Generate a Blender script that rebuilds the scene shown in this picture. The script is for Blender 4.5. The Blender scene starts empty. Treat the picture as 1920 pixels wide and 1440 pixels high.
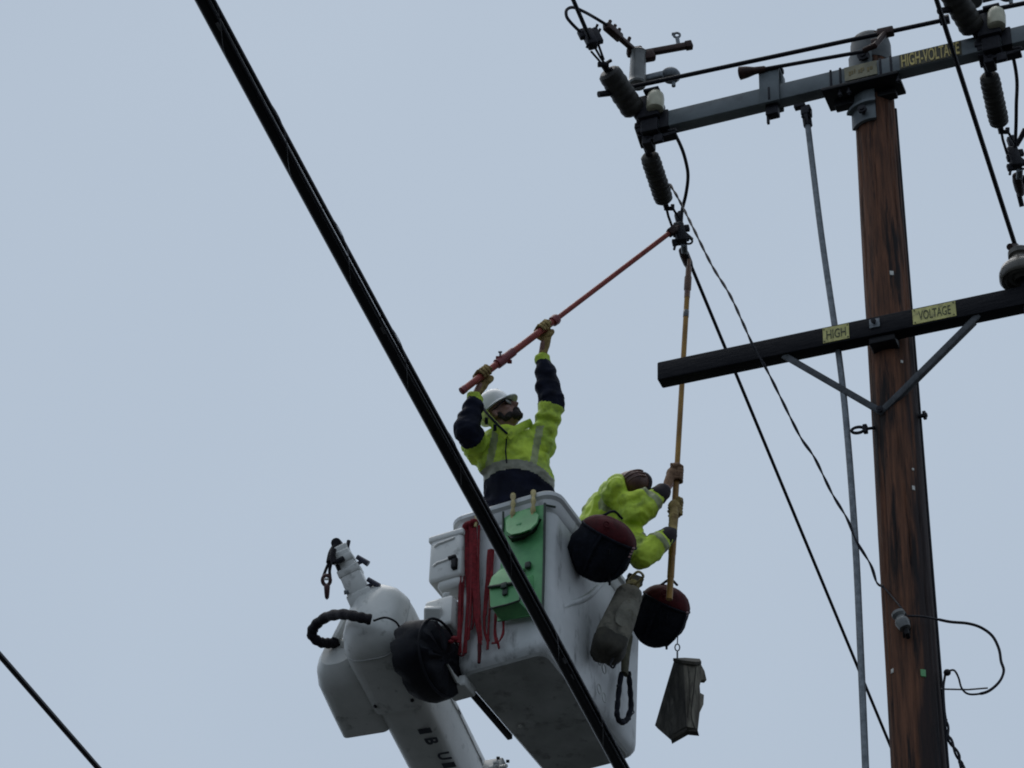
import bpy, bmesh, math, random
from mathutils import Vector, Matrix, noise
random.seed(7)
scene = bpy.context.scene
col = scene.collection
V = Vector

# ------------------------------------------------------------------ camera
PITCH, ROLL, FPX = math.radians(36), math.radians(2.1), 5000.0
EYE = V((0, 0, 1.6))
FW = V((0, math.cos(PITCH), math.sin(PITCH)))
_U0 = V((0, -math.sin(PITCH), math.cos(PITCH))); _R0 = V((1, 0, 0))
RT = _R0 * math.cos(ROLL) + _U0 * math.sin(ROLL)
UP = _U0 * math.cos(ROLL) - _R0 * math.sin(ROLL)
cam = bpy.data.cameras.new('camera'); camo = bpy.data.objects.new('camera', cam); col.objects.link(camo)
cam.sensor_width = 36; cam.lens = FPX / 1920 * 36; cam.clip_start = 0.1; cam.clip_end = 5000
camo.matrix_world = Matrix(((RT.x, UP.x, -FW.x, EYE.x), (RT.y, UP.y, -FW.y, EYE.y), (RT.z, UP.z, -FW.z, EYE.z), (0, 0, 0, 1)))
scene.camera = camo
# ------------------------------------------------------------------ sky, sun, exposure
SUN_EL, SUN_AZ = math.radians(70), math.radians(-35)
w = bpy.data.worlds.new('World'); scene.world = w; w.use_nodes = True
nt = w.node_tree; nt.nodes.clear()
out = nt.nodes.new('ShaderNodeOutputWorld')
sky = nt.nodes.new('ShaderNodeTexSky'); sky.sky_type = 'NISHITA'; sky.sun_disc = False
sky.sun_elevation = SUN_EL; sky.sun_rotation = SUN_AZ; sky.air_density = 1.0; sky.dust_density = 3.0
b1 = nt.nodes.new('ShaderNodeBackground'); b1.inputs[1].default_value = 0.06
nt.links.new(sky.outputs[0], b1.inputs[0])
b2 = nt.nodes.new('ShaderNodeBackground'); b2.inputs[1].default_value = 1.0
tc = nt.nodes.new('ShaderNodeTexCoord'); nz = nt.nodes.new('ShaderNodeTexNoise')
nz.inputs['Scale'].default_value = 3.0; nz.inputs['Detail'].default_value = 3; nz.inputs['Roughness'].default_value = .45
cr_ = nt.nodes.new('ShaderNodeValToRGB')
cr_.color_ramp.elements[0].position = .3; cr_.color_ramp.elements[1].position = .7
cr_.color_ramp.elements[0].color = (.448, .534, .645, 1); cr_.color_ramp.elements[1].color = (.490, .578, .688, 1)
nt.links.new(tc.outputs['Generated'], nz.inputs['Vector']); nt.links.new(nz.outputs[0], cr_.inputs[0]); nt.links.new(cr_.outputs[0], b2.inputs[0])
mx = nt.nodes.new('ShaderNodeMixShader'); mx.inputs[0].default_value = .92     # a closed layer of cloud under the clear sky
nt.links.new(b1.outputs[0], mx.inputs[1]); nt.links.new(b2.outputs[0], mx.inputs[2]); nt.links.new(mx.outputs[0], out.inputs[0])
sun = bpy.data.lights.new('sun', 'SUN'); sun.energy = 1.1; sun.angle = math.radians(50); sun.color = (1, .97, .93)
suno = bpy.data.objects.new('sun', sun); col.objects.link(suno)
sd = V((math.sin(SUN_AZ) * math.cos(SUN_EL), math.cos(SUN_AZ) * math.cos(SUN_EL), math.sin(SUN_EL)))
suno.rotation_euler = (-sd).to_track_quat('-Z', 'Y').to_euler(); suno.location = (0, 0, 60)
vs = scene.view_settings
vs.view_transform = 'Standard'; vs.look = 'None'; vs.exposure = 0; vs.gamma = 1; vs.use_curve_mapping = False

# ------------------------------------------------------------------ measuring helpers (where the photograph puts a thing)
def ray(x, y): return FW * FPX + RT * (x - 960) + UP * (720 - y)
def at(x, y, Y):
    d = ray(x, y); return EYE + d * (Y / d.y)
def on(x, y, p0, n):
    d = ray(x, y); return EYE + d * ((p0 - EYE).dot(n) / d.dot(n))
def hit(p0, h, x, y):
    d = ray(x, y); det = d.x * -h.y + h.x * d.y
    k = ((p0.x - EYE.x) * -h.y + h.x * (p0.y - EYE.y)) / det
    return EYE + d * k
def lerp(a, b, t): return a + (b - a) * t
def nrm(v): return v.normalized()
def cr(pts, n=6):
    P = [V(p) for p in pts]; o = []
    for i in range(len(P) - 1):
        p0 = P[i - 1] if i else P[0] * 2 - P[1]; p1 = P[i]; p2 = P[i + 1]; p3 = P[i + 2] if i + 2 < len(P) else P[-1] * 2 - P[-2]
        for k in range(n):
            t = k / n
            o.append(.5 * ((2 * p1) + (p2 - p0) * t + (2 * p0 - 5 * p1 + 4 * p2 - p3) * t * t + (3 * p1 - p0 - 3 * p2 + p3) * t ** 3))
    o.append(P[-1]); return o
def perp(a, hint=V((0, 0, 1))):
    a = a.normalized()
    if abs(a.dot(hint)) > .97: hint = V((1, 0, 0))
    u = hint.cross(a).normalized(); return u, a.cross(u).normalized()

# ------------------------------------------------------------------ mesh builder
class MB:
    def __init__(s): s.v = []; s.f = []; s.m = []; s.mi = 0
    def add(s, vs, fs):
        o = len(s.v); s.v += [V(q) for q in vs]; s.f += [tuple(i + o for i in f) for f in fs]; s.m += [s.mi] * len(fs); return s
    def loft(s, rings, cap=True, closed=False):
        n = len(rings[0]); vs = [p for r in rings for p in r]; fs = []
        m = len(rings)
        for i in range(m if closed else m - 1):
            j = (i + 1) % m
            for k in range(n): fs.append((i * n + k, i * n + (k + 1) % n, j * n + (k + 1) % n, j * n + k))
        if cap and not closed: fs += [tuple(reversed(range(n))), tuple((m - 1) * n + k for k in range(n))]
        return s.add(vs, fs)
    def tube(s, pts, r, seg=8, cap=True, closed=False, flat=1.0, up=None):
        pts = [V(p) for p in pts]; n = len(pts); rings = []
        u = None
        for i, p in enumerate(pts):
            a = pts[(i + 1) % n] if (closed or i < n - 1) else p; b = pts[i - 1] if (closed or i > 0) else p
            t = (a - b); t = t.normalized() if t.length > 1e-9 else V((0, 0, 1))
            if up is not None: u = (up - t * up.dot(t)).normalized()
            elif u is None: u = perp(t)[0]
            else:
                u = u - t * u.dot(t); u = u.normalized() if u.length > 1e-6 else perp(t)[0]
            v = t.cross(u); rr = r[i] if isinstance(r, (list, tuple)) else r
            rings.append([p + (u * math.cos(q) * flat + v * math.sin(q)) * rr for q in (2 * math.pi * k / seg for k in range(seg))])
        return s.loft(rings, cap, closed)
    def ell(s, c, ax, r, seg=14, rn=8):
        rings = []
        for i in range(1, rn):
            a = math.pi * i / rn
            rings.append([c + ax[0] * r[0] * math.sin(a) * math.cos(q) + ax[1] * r[1] * math.sin(a) * math.sin(q) + ax[2] * r[2] * math.cos(a) for q in (2 * math.pi * k / seg for k in range(seg))])
        o = len(s.v); s.loft(rings, False)
        n = len(s.v) - o; s.add([c + ax[2] * r[2], c - ax[2] * r[2]], [])
        for k in range(seg):
            s.f.append((o + n, o + (k + 1) % seg, o + k)); s.f.append((o + n + 1, o + (rn - 2) * seg + k, o + (rn - 2) * seg + (k + 1) % seg)); s.m += [s.mi] * 2
        return s
    def cap_(s, a, b, ra, rb, seg=14):
        s.tube([a, lerp(a, b, .33), lerp(a, b, .67), b], [ra, lerp(ra, rb, .33), lerp(ra, rb, .67), rb], seg)
        I = (V((1, 0, 0)), V((0, 1, 0)), V((0, 0, 1)))
        s.ell(V(a), I, (ra,) * 3, seg); s.ell(V(b), I, (rb,) * 3, seg); return s
    def rbox(s, c, ax, h, b=None, seg=2):
        # box with rounded edges: c centre, ax three unit axes, h half sizes
        b = min(h) * .18 if b is None else b
        def ring(z, ins):
            hx, hy = h[0] - ins, h[1] - ins; bb = max(b - ins, b * .3); o = []
            for cx, cy, a0 in ((1, 1, 0), (-1, 1, 90), (-1, -1, 180), (1, -1, 270)):
                for k in range(seg + 1):
                    a = math.radians(a0 + 90 * k / seg)
                    o.append(c + ax[0] * (cx * (hx - bb) + bb * math.cos(a)) + ax[1] * (cy * (hy - bb) + bb * math.sin(a)) + ax[2] * z)
            return o
        k = b * .3
        return s.loft([ring(-h[2], b * .7), ring(-h[2] + k, k), ring(-h[2] + b, 0), ring(h[2] - b, 0), ring(h[2] - k, k), ring(h[2], b * .7)])
    def lathe(s, p0, a, prof, seg=16, cap=True):
        u, v = perp(a); a = a.normalized()
        return s.loft([[p0 + a * t + (u * math.cos(q) + v * math.sin(q)) * r for q in (2 * math.pi * k / seg for k in range(seg))] for t, r in prof], cap)
    def prism(s, pts, d):
        n = len(pts); pts = [V(p) for p in pts]
        return s.add(pts + [p + d for p in pts], [tuple(range(n)), tuple(reversed(range(n, 2 * n)))] + [(i, (i + 1) % n, n + (i + 1) % n, n + i) for i in range(n)])
    def mesh(s, name, loc=V((0, 0, 0))):
        me = bpy.data.meshes.new(name); me.from_pydata([v - loc for v in s.v], [], s.f); me.update()
        me.polygons.foreach_set('material_index', s.m)
        bm = bmesh.new(); bm.from_mesh(me); bmesh.ops.recalc_face_normals(bm, faces=bm.faces); bm.to_mesh(me); bm.free()
        return me
    def islands(s):
        par = list(range(len(s.v)))
        def fd(i):
            while par[i] != i: par[i] = par[par[i]]; i = par[i]
            return i
        for f in s.f:
            for k in f[1:]: par[fd(k)] = fd(f[0])
        g = {}
        for f, m in zip(s.f, s.m): g.setdefault(fd(f[0]), []).append((f, m))
        o = []
        for fs in g.values():
            b = MB(); ix = {}
            for f, m in fs:
                for i in f:
                    if i not in ix: ix[i] = len(b.v); b.v.append(s.v[i])
                b.f.append(tuple(ix[i] for i in f)); b.m.append(m)
            o.append(b)
        return o
    def each(s, name, mats, parent, angle=40):
        return [b.build(name, mats, parent, angle) for b in s.islands()][0]
    def build(s, name, mats, parent=None, angle=40, loc=None):
        root = parent
        while root is not None and root.parent is not None: root = root.parent
        if parent is None:
            L = loc if loc is not None else sum(s.v, V()) / len(s.v)
        else: L = ABS[root.name]
        me = s.mesh(name, L); o = bpy.data.objects.new(name, me); col.objects.link(o)
        if not isinstance(mats, (list, tuple)): mats = [mats]
        for m in mats: me.materials.append(m)
        me.polygons.foreach_set('use_smooth', [True] * len(me.polygons)); me.set_sharp_from_angle(angle=math.radians(angle))
        if parent is None: o.location = L; ABS[o.name] = L
        else: o.parent = parent
        return o
ABS = {}
def mark(o, label=None, cat=None, group=None, kind=None):
    for k, v_ in (('label', label), ('category', cat), ('group', group), ('kind', kind)):
        if v_: o[k] = v_
    return o
def thing(name, loc, label, cat, group=None):
    o = bpy.data.objects.new(name, None); col.objects.link(o); o.location = loc; o.empty_display_size = .1
    ABS[o.name] = V(loc); return mark(o, label, cat, group)

# ------------------------------------------------------------------ materials
def mat(name, c1, c2=None, scale=8.0, rough=.6, metal=0.0, bump=0.0, stretch=(1, 1, 1), bscale=None, lo=.35, hi=.65, detail=5, c3=None, s3=3.0, t3=(.55, .7), spec=.5, st3=(1, 1, 1)):
    m = bpy.data.materials.new(name); m.use_nodes = True; n = m.node_tree; bs = n.nodes['Principled BSDF']
    bs.inputs['Roughness'].default_value = rough; bs.inputs['Metallic'].default_value = metal; bs.inputs['Specular IOR Level'].default_value = spec
    c2 = c2 or tuple(x * .75 for x in c1)
    tcn = n.nodes.new('ShaderNodeTexCoord'); mp = n.nodes.new('ShaderNodeMapping'); mp.inputs['Scale'].default_value = stretch
    n.links.new(tcn.outputs['Object'], mp.inputs[0])
    no = n.nodes.new('ShaderNodeTexNoise'); no.inputs['Scale'].default_value = scale; no.inputs['Detail'].default_value = detail; no.inputs['Roughness'].default_value = .6
    n.links.new(mp.outputs[0], no.inputs['Vector'])
    rp = n.nodes.new('ShaderNodeValToRGB'); rp.color_ramp.elements[0].position = lo; rp.color_ramp.elements[1].position = hi
    rp.color_ramp.elements[0].color = (*c2, 1); rp.color_ramp.elements[1].color = (*c1, 1)
    n.links.new(no.outputs[0], rp.inputs[0]); cur = rp.outputs[0]
    if c3:
        mp3 = n.nodes.new('ShaderNodeMapping'); mp3.inputs['Scale'].default_value = st3; mp3.inputs['Location'].default_value = (3.1, 1.7, 5.3); n.links.new(tcn.outputs['Object'], mp3.inputs[0])
        n3 = n.nodes.new('ShaderNodeTexNoise'); n3.inputs['Scale'].default_value = s3; n3.inputs['Detail'].default_value = 6; n3.inputs['Roughness'].default_value = .65; n.links.new(mp3.outputs[0], n3.inputs['Vector'])
        r3 = n.nodes.new('ShaderNodeValToRGB'); r3.color_ramp.elements[0].position = t3[0]; r3.color_ramp.elements[1].position = t3[1]
        n.links.new(n3.outputs[0], r3.inputs[0])
        mix = n.nodes.new('ShaderNodeMix'); mix.data_type = 'RGBA'; n.links.new(r3.outputs[0], mix.inputs['Factor']); n.links.new(cur, mix.inputs[6]); mix.inputs[7].default_value = (*c3, 1); cur = mix.outputs[2]
    n.links.new(cur, bs.inputs['Base Color'])
    if bump:
        bn = n.nodes.new('ShaderNodeBump'); bn.inputs['Strength'].default_value = bump; bn.inputs['Distance'].default_value = .01
        if bscale:
            nb = n.nodes.new('ShaderNodeTexNoise'); nb.inputs['Scale'].default_value = bscale; nb.inputs['Detail'].default_value = 4; n.links.new(mp.outputs[0], nb.inputs['Vector']); n.links.new(nb.outputs[0], bn.inputs['Height'])
        else: n.links.new(no.outputs[0], bn.inputs['Height'])
        n.links.new(bn.outputs[0], bs.inputs['Normal'])
    return m
M = {}
M['pole'] = mat('weathered_pole_wood', (.19, .082, .045), (.032, .019, .015), 9, .75, bump=.8, stretch=(5, 5, .3), lo=.3, hi=.7, detail=9, c3=(.016, .012, .012), s3=3.8, t3=(.53, .63), st3=(4, 4, .3), spec=.2)
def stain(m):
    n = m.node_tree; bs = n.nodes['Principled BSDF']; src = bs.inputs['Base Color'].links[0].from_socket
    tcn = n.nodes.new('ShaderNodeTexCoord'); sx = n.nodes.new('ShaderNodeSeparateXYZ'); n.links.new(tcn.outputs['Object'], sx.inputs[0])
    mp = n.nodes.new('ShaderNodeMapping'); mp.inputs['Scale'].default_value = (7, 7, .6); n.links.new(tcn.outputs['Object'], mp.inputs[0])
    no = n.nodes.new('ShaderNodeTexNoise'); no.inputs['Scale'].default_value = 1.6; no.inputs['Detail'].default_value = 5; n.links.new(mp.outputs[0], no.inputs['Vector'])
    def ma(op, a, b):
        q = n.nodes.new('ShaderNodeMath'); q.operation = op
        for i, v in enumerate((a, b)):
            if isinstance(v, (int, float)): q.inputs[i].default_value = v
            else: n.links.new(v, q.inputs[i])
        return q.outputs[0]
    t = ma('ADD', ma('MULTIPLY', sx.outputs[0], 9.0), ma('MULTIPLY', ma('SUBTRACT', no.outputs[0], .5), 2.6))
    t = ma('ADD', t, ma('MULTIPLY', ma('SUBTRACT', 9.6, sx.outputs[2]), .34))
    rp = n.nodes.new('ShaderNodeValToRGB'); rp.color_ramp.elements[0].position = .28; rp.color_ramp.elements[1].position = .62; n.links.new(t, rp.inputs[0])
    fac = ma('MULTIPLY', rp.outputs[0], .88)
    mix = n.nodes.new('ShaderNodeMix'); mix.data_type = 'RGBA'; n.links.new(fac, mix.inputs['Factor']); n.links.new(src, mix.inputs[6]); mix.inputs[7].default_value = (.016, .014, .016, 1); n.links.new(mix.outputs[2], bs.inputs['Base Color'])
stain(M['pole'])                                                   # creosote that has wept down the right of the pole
M['armwood'] = mat('creosoted_arm_wood', (.012, .012, .015), (.006, .006, .009), 14, .7, bump=.5, stretch=(.6, .6, 4), spec=.15)
M['armgrey'] = mat('grey_fibreglass', (.145, .168, .18), (.10, .118, .128), 6, .55, c3=(.07, .08, .085), s3=7, t3=(.55, .75), bump=.1, spec=.3)
M['steel'] = mat('dull_galvanised_steel', (.19, .21, .23), (.10, .115, .13), 25, .5, .3, bump=.15)
M['brace'] = mat('dark_weathered_brace', (.085, .09, .10), (.045, .05, .055), 25, .55, .2, spec=.3)
M['darksteel'] = mat('dark_weathered_steel', (.018, .018, .024), (.008, .008, .012), 30, .55, .2, bump=.2, spec=.25)
M['rust'] = mat('brown_bronze_casting', (.05, .025, .02), (.02, .012, .012), 40, .55, .2, bump=.2, spec=.25)
M['poly'] = mat('grey_brown_polymer', (.042, .040, .036), (.022, .021, .02), 20, .5, bump=.2, spec=.25)
M['porcelain'] = mat('grey_glazed_porcelain', (.15, .155, .15), (.09, .095, .098), 14, .3, c3=(.22, .21, .17), s3=9, spec=.4)
M['tanporc'] = mat('pale_tan_porcelain', (.5, .48, .36), (.34, .33, .24), 14, .35)
M['wire'] = mat('black_weathered_wire', (.010, .010, .016), (.005, .005, .009), 60, .5, bump=.2, spec=.2)
M['wiregrey'] = mat('grey_aluminium_wire', (.16, .165, .17), (.07, .07, .075), 60, .5, .4)
M['cable'] = mat('wet_black_cable_jacket', (.009, .009, .012), (.004, .004, .006), 30, .38, bump=.12, spec=.3)
M['strand'] = mat('dark_messenger_strand', (.012, .012, .017), (.006, .006, .009), 70, .35, .3, bump=.3, spec=.3)
M['lash'] = mat('lashing_wire', (.2, .2, .21), (.08, .08, .085), 50, .4, .6)
M['yellow'] = mat('faded_yellow_plate', (.60, .56, .2), (.40, .37, .14), 30, .6, c3=(.2, .18, .09), s3=22, t3=(.56, .7))
M['tanplate'] = mat('faded_tan_plate', (.24, .22, .14), (.17, .16, .11), 24, .65)
M['tanletter'] = mat('tan_yellow_letter', (.62, .50, .17), (.40, .32, .11), 40, .6)
M['olive'] = mat('dark_olive_backing', (.06, .052, .02), (.035, .032, .016), 30, .6)
M['letter'] = mat('dark_green_letter', (.05, .06, .02), (.03, .035, .015), 30, .6)
M['wornletter'] = mat('worn_yellow_print', (.2, .15, .05), (.12, .1, .05), 60, .7)
M['white'] = mat('white_fibreglass_gelcoat', (.62, .62, .60), (.49, .50, .48), 3.5, .35, c3=(.20, .205, .19), s3=11, t3=(.58, .76), bump=.05)
M['bucket'] = mat('scuffed_white_bucket_gelcoat', (.60, .61, .61), (.46, .48, .48), 3.0, .38, c3=(.15, .155, .15), s3=13, t3=(.56, .74), st3=(1.0, 1.0, .35), bump=.06)
M['floorpan'] = mat('grimy_bucket_base', (.42, .43, .42), (.29, .30, .29), 4.0, .6, c3=(.14, .14, .135), s3=9, t3=(.55, .72), bump=.1)
M['vinyl'] = mat('black_vinyl_cover', (.008, .009, .014), (.003, .003, .006), 14, .6, bump=.5, spec=.2)
M['hose'] = mat('black_hose_sleeve', (.014, .012, .016), (.006, .005, .008), 40, .7, bump=.6, spec=.2)
M['black'] = mat('black_paint', (.009, .009, .011), (.005, .005, .007), 30, .5, spec=.2)
M['navyknob'] = mat('dark_blue_knob', (.012, .014, .04), (.008, .009, .025), 30, .4)
M['green'] = mat('green_plastic', (.115, .36, .135), (.07, .26, .095), 9, .45, c3=(.05, .2, .09), s3=10, t3=(.6, .8), bump=.06)
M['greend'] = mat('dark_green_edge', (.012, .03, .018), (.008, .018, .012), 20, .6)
M['redstrap'] = mat('red_webbing', (.20, .018, .024), (.10, .009, .013), 50, .75, bump=.3, spec=.15)
M['reddark'] = mat('dark_red_fabric', (.075, .008, .011), (.04, .005, .007), 20, .7, bump=.3, spec=.15)
M['tan'] = mat('tan_hook', (.42, .35, .14), (.27, .22, .1), 30, .6)
M['bag'] = mat('black_canvas', (.010, .012, .020), (.005, .006, .010), 24, .8, bump=.7, spec=.15)
M['canvas'] = mat('dirty_pale_canvas', (.205, .19, .15), (.115, .108, .088), 10, .85, c3=(.05, .048, .042), s3=7, t3=(.5, .68), bump=.6, spec=.2)
M['canvasl'] = mat('paler_canvas_patch', (.21, .20, .165), (.11, .105, .085), 12, .85, c3=(.1, .09, .06), s3=14, t3=(.58, .7), bump=.4, spec=.2)
M['dkcanvas'] = mat('dark_brown_canvas', (.05, .045, .032), (.025, .023, .018), 14, .85, bump=.5)
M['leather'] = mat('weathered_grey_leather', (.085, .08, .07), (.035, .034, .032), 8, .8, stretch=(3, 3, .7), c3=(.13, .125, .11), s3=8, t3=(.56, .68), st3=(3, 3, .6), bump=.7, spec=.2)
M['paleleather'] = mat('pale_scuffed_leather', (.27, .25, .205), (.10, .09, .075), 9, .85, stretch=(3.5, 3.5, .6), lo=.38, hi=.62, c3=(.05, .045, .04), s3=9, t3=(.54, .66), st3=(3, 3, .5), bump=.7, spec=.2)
M['olivestrap'] = mat('olive_webbing', (.075, .07, .035), (.04, .038, .02), 30, .8, bump=.4)
M['redstick'] = mat('red_fibreglass_pole', (.32, .062, .045), (.2, .034, .028), 25, .4, spec=.3)
M['redpart'] = mat('dark_red_fitting', (.2, .025, .03), (.12, .018, .02), 25, .45)
M['yelstick'] = mat('ochre_fibreglass_pole', (.36, .20, .045), (.20, .105, .03), 14, .45, stretch=(1, 1, .4), spec=.25)
M['brownstick'] = mat('brown_pole_top', (.2, .1, .05), (.1, .05, .035), 14, .45)
M['hivis'] = mat('lime_yellow_fabric_fold_shade', (.55, .72, .06), (.32, .46, .04), 7, .6, bump=.5, bscale=16, c3=(.12, .175, .03), s3=6.5, t3=(.48, .70), spec=.3)  # dark blotches in the colour stand in for the shading of wrinkles
M['navy'] = mat('dark_navy_fabric', (.007, .009, .022), (.003, .004, .010), 12, .7, bump=.4, bscale=16, spec=.12)
M['reflect'] = mat('grey_reflective_tape', (.245, .245, .18), (.13, .135, .095), 14, .4, bump=.2)
M['tape'] = mat('lime_edged_tape', (.30, .34, .15), (.19, .22, .10), 12, .5, bump=.3)
M['capgrey'] = mat('dark_grey_cap', (.095, .105, .11), (.06, .068, .072), 9, .6, c3=(.04, .04, .04), s3=8, spec=.3)
M['print'] = mat('worn_dark_print', (.035, .04, .055), (.02, .022, .03), 30, .6)
M['trousers'] = mat('dark_work_trousers', (.03, .03, .035), (.018, .018, .022), 12, .8)
M['skin'] = mat('skin', (.26, .14, .105), (.17, .09, .07), 20, .5)
M['beard'] = mat('dark_beard_hair', (.022, .014, .013), (.01, .007, .007), 60, .8, bump=.8)
M['hat'] = mat('white_hard_hat', (.74, .77, .77), (.66, .69, .69), 6, .35)
M['brownhat'] = mat('brown_hard_hat', (.15, .065, .04), (.07, .032, .024), 12, .5, c3=(.04, .02, .018), s3=16)
M['glove'] = mat('tan_leather_glove', (.36, .27, .11), (.15, .10, .04), 16, .75, bump=.6, spec=.2)
M['glove2'] = mat('brown_leather_glove', (.27, .165, .10), (.13, .075, .045), 16, .75, bump=.6, spec=.2)
M['cuff'] = mat('black_cuff_knit', (.022, .014, .018), (.012, .009, .012), 30, .8, bump=.4)
M['lens'] = mat('pale_smoked_lens', (.22, .22, .21), (.16, .16, .155), 10, .15)
M['ground'] = mat('wet_grass_verge', (.040, .043, .042), (.024, .026, .026), 1.5, .9)
M['road'] = mat('wet_asphalt', (.055, .056, .06), (.04, .04, .043), 3, .55, bump=.1)
M['snow'] = mat('pale_off_white', (.6, .6, .56), (.45, .45, .42), 30, .6)

# ------------------------------------------------------------------ ground (below the frame; it throws the light back up)
g = MB(); g.add([(-1500, -1500, 0), (1500, -1500, 0), (1500, 1500, 0), (-1500, 1500, 0)], [(0, 1, 2, 3)]); mark(g.build('ground', M['ground'], loc=V((0, 0, 0))), kind='structure')

# frames shared by pole and arms
PX, PY = 2.127, 12.0
TH = math.radians(23); AD = V((math.cos(TH), -math.sin(TH), 0)); AN = V((-math.sin(TH), -math.cos(TH), 0)); AZ = V((0, 0, 1))
SPAN = V((math.sin(TH), math.cos(TH), 0))                          # the way the line runs, away from the camera
def prad(z): return .119 + .0046 * (13 - z)
UA = V((PX, PY, 12.592)) + AN * .172                               # centre of the upper arm
LA = V((PX, PY, 10.672)) + AN * .178                               # centre of the lower arm

# ------------------------------------------------------------------ text that follows a plane
def text_mesh(txt, o, ux, uy, w_, h_, depth, name, m, parent, bold=0):
    cu = bpy.data.curves.new('t', 'FONT'); cu.body = txt; cu.extrude = .02; cu.size = 1; cu.resolution_u = 3; cu.offset = bold
    ob = bpy.data.objects.new('t', cu); me = ob.to_mesh(); vs_ = [v.co.copy() for v in me.vertices]; fs_ = [tuple(p.vertices) for p in me.polygons]
    ob.to_mesh_clear(); bpy.data.objects.remove(ob); bpy.data.curves.remove(cu)
    x0 = min(v.x for v in vs_); x1 = max(v.x for v in vs_); y0 = min(v.y for v in vs_); y1 = max(v.y for v in vs_)
    n = ux.cross(uy)
    b = MB(); b.add([o + ux * ((v.x - x0) / (x1 - x0) * w_) + uy * ((v.y - y0) / (y1 - y0) * h_) + n * (depth * (.5 + v.z / .04)) for v in vs_], fs_)
    return b.build(name, m, parent, 30)

# ------------------------------------------------------------------ utility pole
pole = thing('utility_pole', V((PX, PY, 0)), 'tall weathered brown wooden utility pole with two crossarms', 'utility pole')
b = MB(); rings = []
NS = 96
zs = [i * .5 for i in range(0, 13)] + [6 + i * .08 for i in range(1, 88)] + [13.0]
crack = [(random.uniform(0, 2 * math.pi), random.uniform(6, 13), random.uniform(.25, 1.3), random.uniform(.006, .016)) for _ in range(90)]
for z in zs:
    r_ = []
    for k in range(NS):
        q = 2 * math.pi * k / NS; rr = prad(z) + .003 * noise.noise(V((math.cos(q) * 3, math.sin(q) * 3, z * .8)))
        for (cq, cz, cl, cd) in crack:
            dq = (q - cq + math.pi) % (2 * math.pi) - math.pi
            dq += .05 * math.sin(z * 3 + cz * 9) + .02 * math.sin(z * 11 + cz)
            if abs(dq) < .06 and abs(z - cz) < cl: rr -= cd * (1 - abs(dq) / .06) * (1 - abs(z - cz) / cl) ** .5
        r_.append(V((PX + math.cos(q) * rr, PY + math.sin(q) * rr, z)))
    rings.append(r_)
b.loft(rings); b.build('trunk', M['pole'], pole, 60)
b = MB(); b.lathe(V((PX, PY, 12.80)), AZ, [(0, .120), (.0, .124), (.175, .124), (.21, .117), (.232, .09), (.240, .04), (.241, .002)], 28); b.build('pole_cap', M['capgrey'], pole)
# thin dark strip down the right side
b = MB(); mq = math.radians(-12)
b.tube([V((PX + math.cos(mq) * (prad(z) + .001), PY + math.sin(mq) * (prad(z) + .001), z)) for z in (3, 5, 7, 9, 11, 12.45)], .010, 8); b.build('dark_side_strip', M['vinyl'], pole)
# saddle bracket behind the upper arm
def polep(x, y, off=0):                                            # a point of the pole's near surface seen at this place
    p = at(x, y, PY)
    for _ in range(4):
        r_ = prad(p.z) + off; dx = p.x - PX; dx = max(-r_ * .98, min(r_ * .98, dx)); p = at(x, y, PY - math.sqrt(r_ * r_ - dx * dx))
    return p
def curved_plate(name, z0, z1, q0, q1, off, th, m, par, n=10):
    b = MB(); rings = []
    for i in range(n + 1):
        q = math.radians(lerp(q0, q1, i / n)); c_, s_ = math.cos(q), math.sin(q)
        r0 = lambda z: prad(z) + off
        rings.append([V((PX + c_ * r0(z0), PY + s_ * r0(z0), z0)), V((PX + c_ * (r0(z0) + th), PY + s_ * (r0(z0) + th), z0)), V((PX + c_ * (r0(z1) + th), PY + s_ * (r0(z1) + th), z1)), V((PX + c_ * r0(z1), PY + s_ * r0(z1), z1))])
    b.loft(rings); return b.build(name, m, par, 30)
sb = curved_plate('saddle_bracket', 12.27, 12.85, 188, 262, .004, .022, M['armgrey'], pole)
curved_plate('bracket_rib', 12.385, 12.405, 188, 262, .026, .03, M['armgrey'], sb)
def bolt(p, a, r=.012, l=.05, par=None, m='darksteel', name='bolt'):
    b = MB(); b.lathe(p, a, [(0, r * .6), (l * .55, r * .6), (l * .55, r * 1.3), (l * .85, r * 1.3), (l * .85, r * .7), (l, r * .6)], 8); return b.build(name, M[m], par)
bolt(polep(1622, 112, .0), AN, .03, .06, sb); bolt(polep(1620, 213, .02), AN, .022, .06, sb)

# crossarms
def crossarm(c, h, m):
    b = MB(); b.rbox(c, (AN, AZ, AD), h, .008, 2); return b.build('crossarm', m, pole, 30)
ua = crossarm(UA, (.044, .063, 1.37), M['armgrey']); la = crossarm(LA, (.047, .063, 1.315), M['armwood'])
def uf(x, y, off=0): return on(x, y, UA + AN * (.044 + off), AN)
def lf(x, y, off=0): return on(x, y, LA + AN * (.047 + off), AN)
def us(x, y): return (uf(x, y) - UA).dot(AD)
# straps that hold the upper arm
for x, y in ((1558, 150), (1576, 146), (1651, 130), (1671, 126)):
    s_ = us(x, y); b = MB(); b.rbox(UA + AD * s_, (AN, AZ, AD), (.05, .069, .007), .004); b.build('strap', M['darksteel'], ua)
b = MB(); b.rbox(UA + AD * -.03 - AZ * .078 - AN * .045, (AN, AZ, AD), (.10, .012, .235), .004)
b.rbox(UA + AD * -.03 - AZ * .105 - AN * .09, (AN, AZ, AD), (.03, .03, .19), .006); b.build('arm_seat', M['black'], ua)
for x in (1573, 1590, 1684): bolt(UA + AD * us(x, 160) - AZ * .09 + AN * .03, -AZ, .011, .06, ua)
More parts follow.
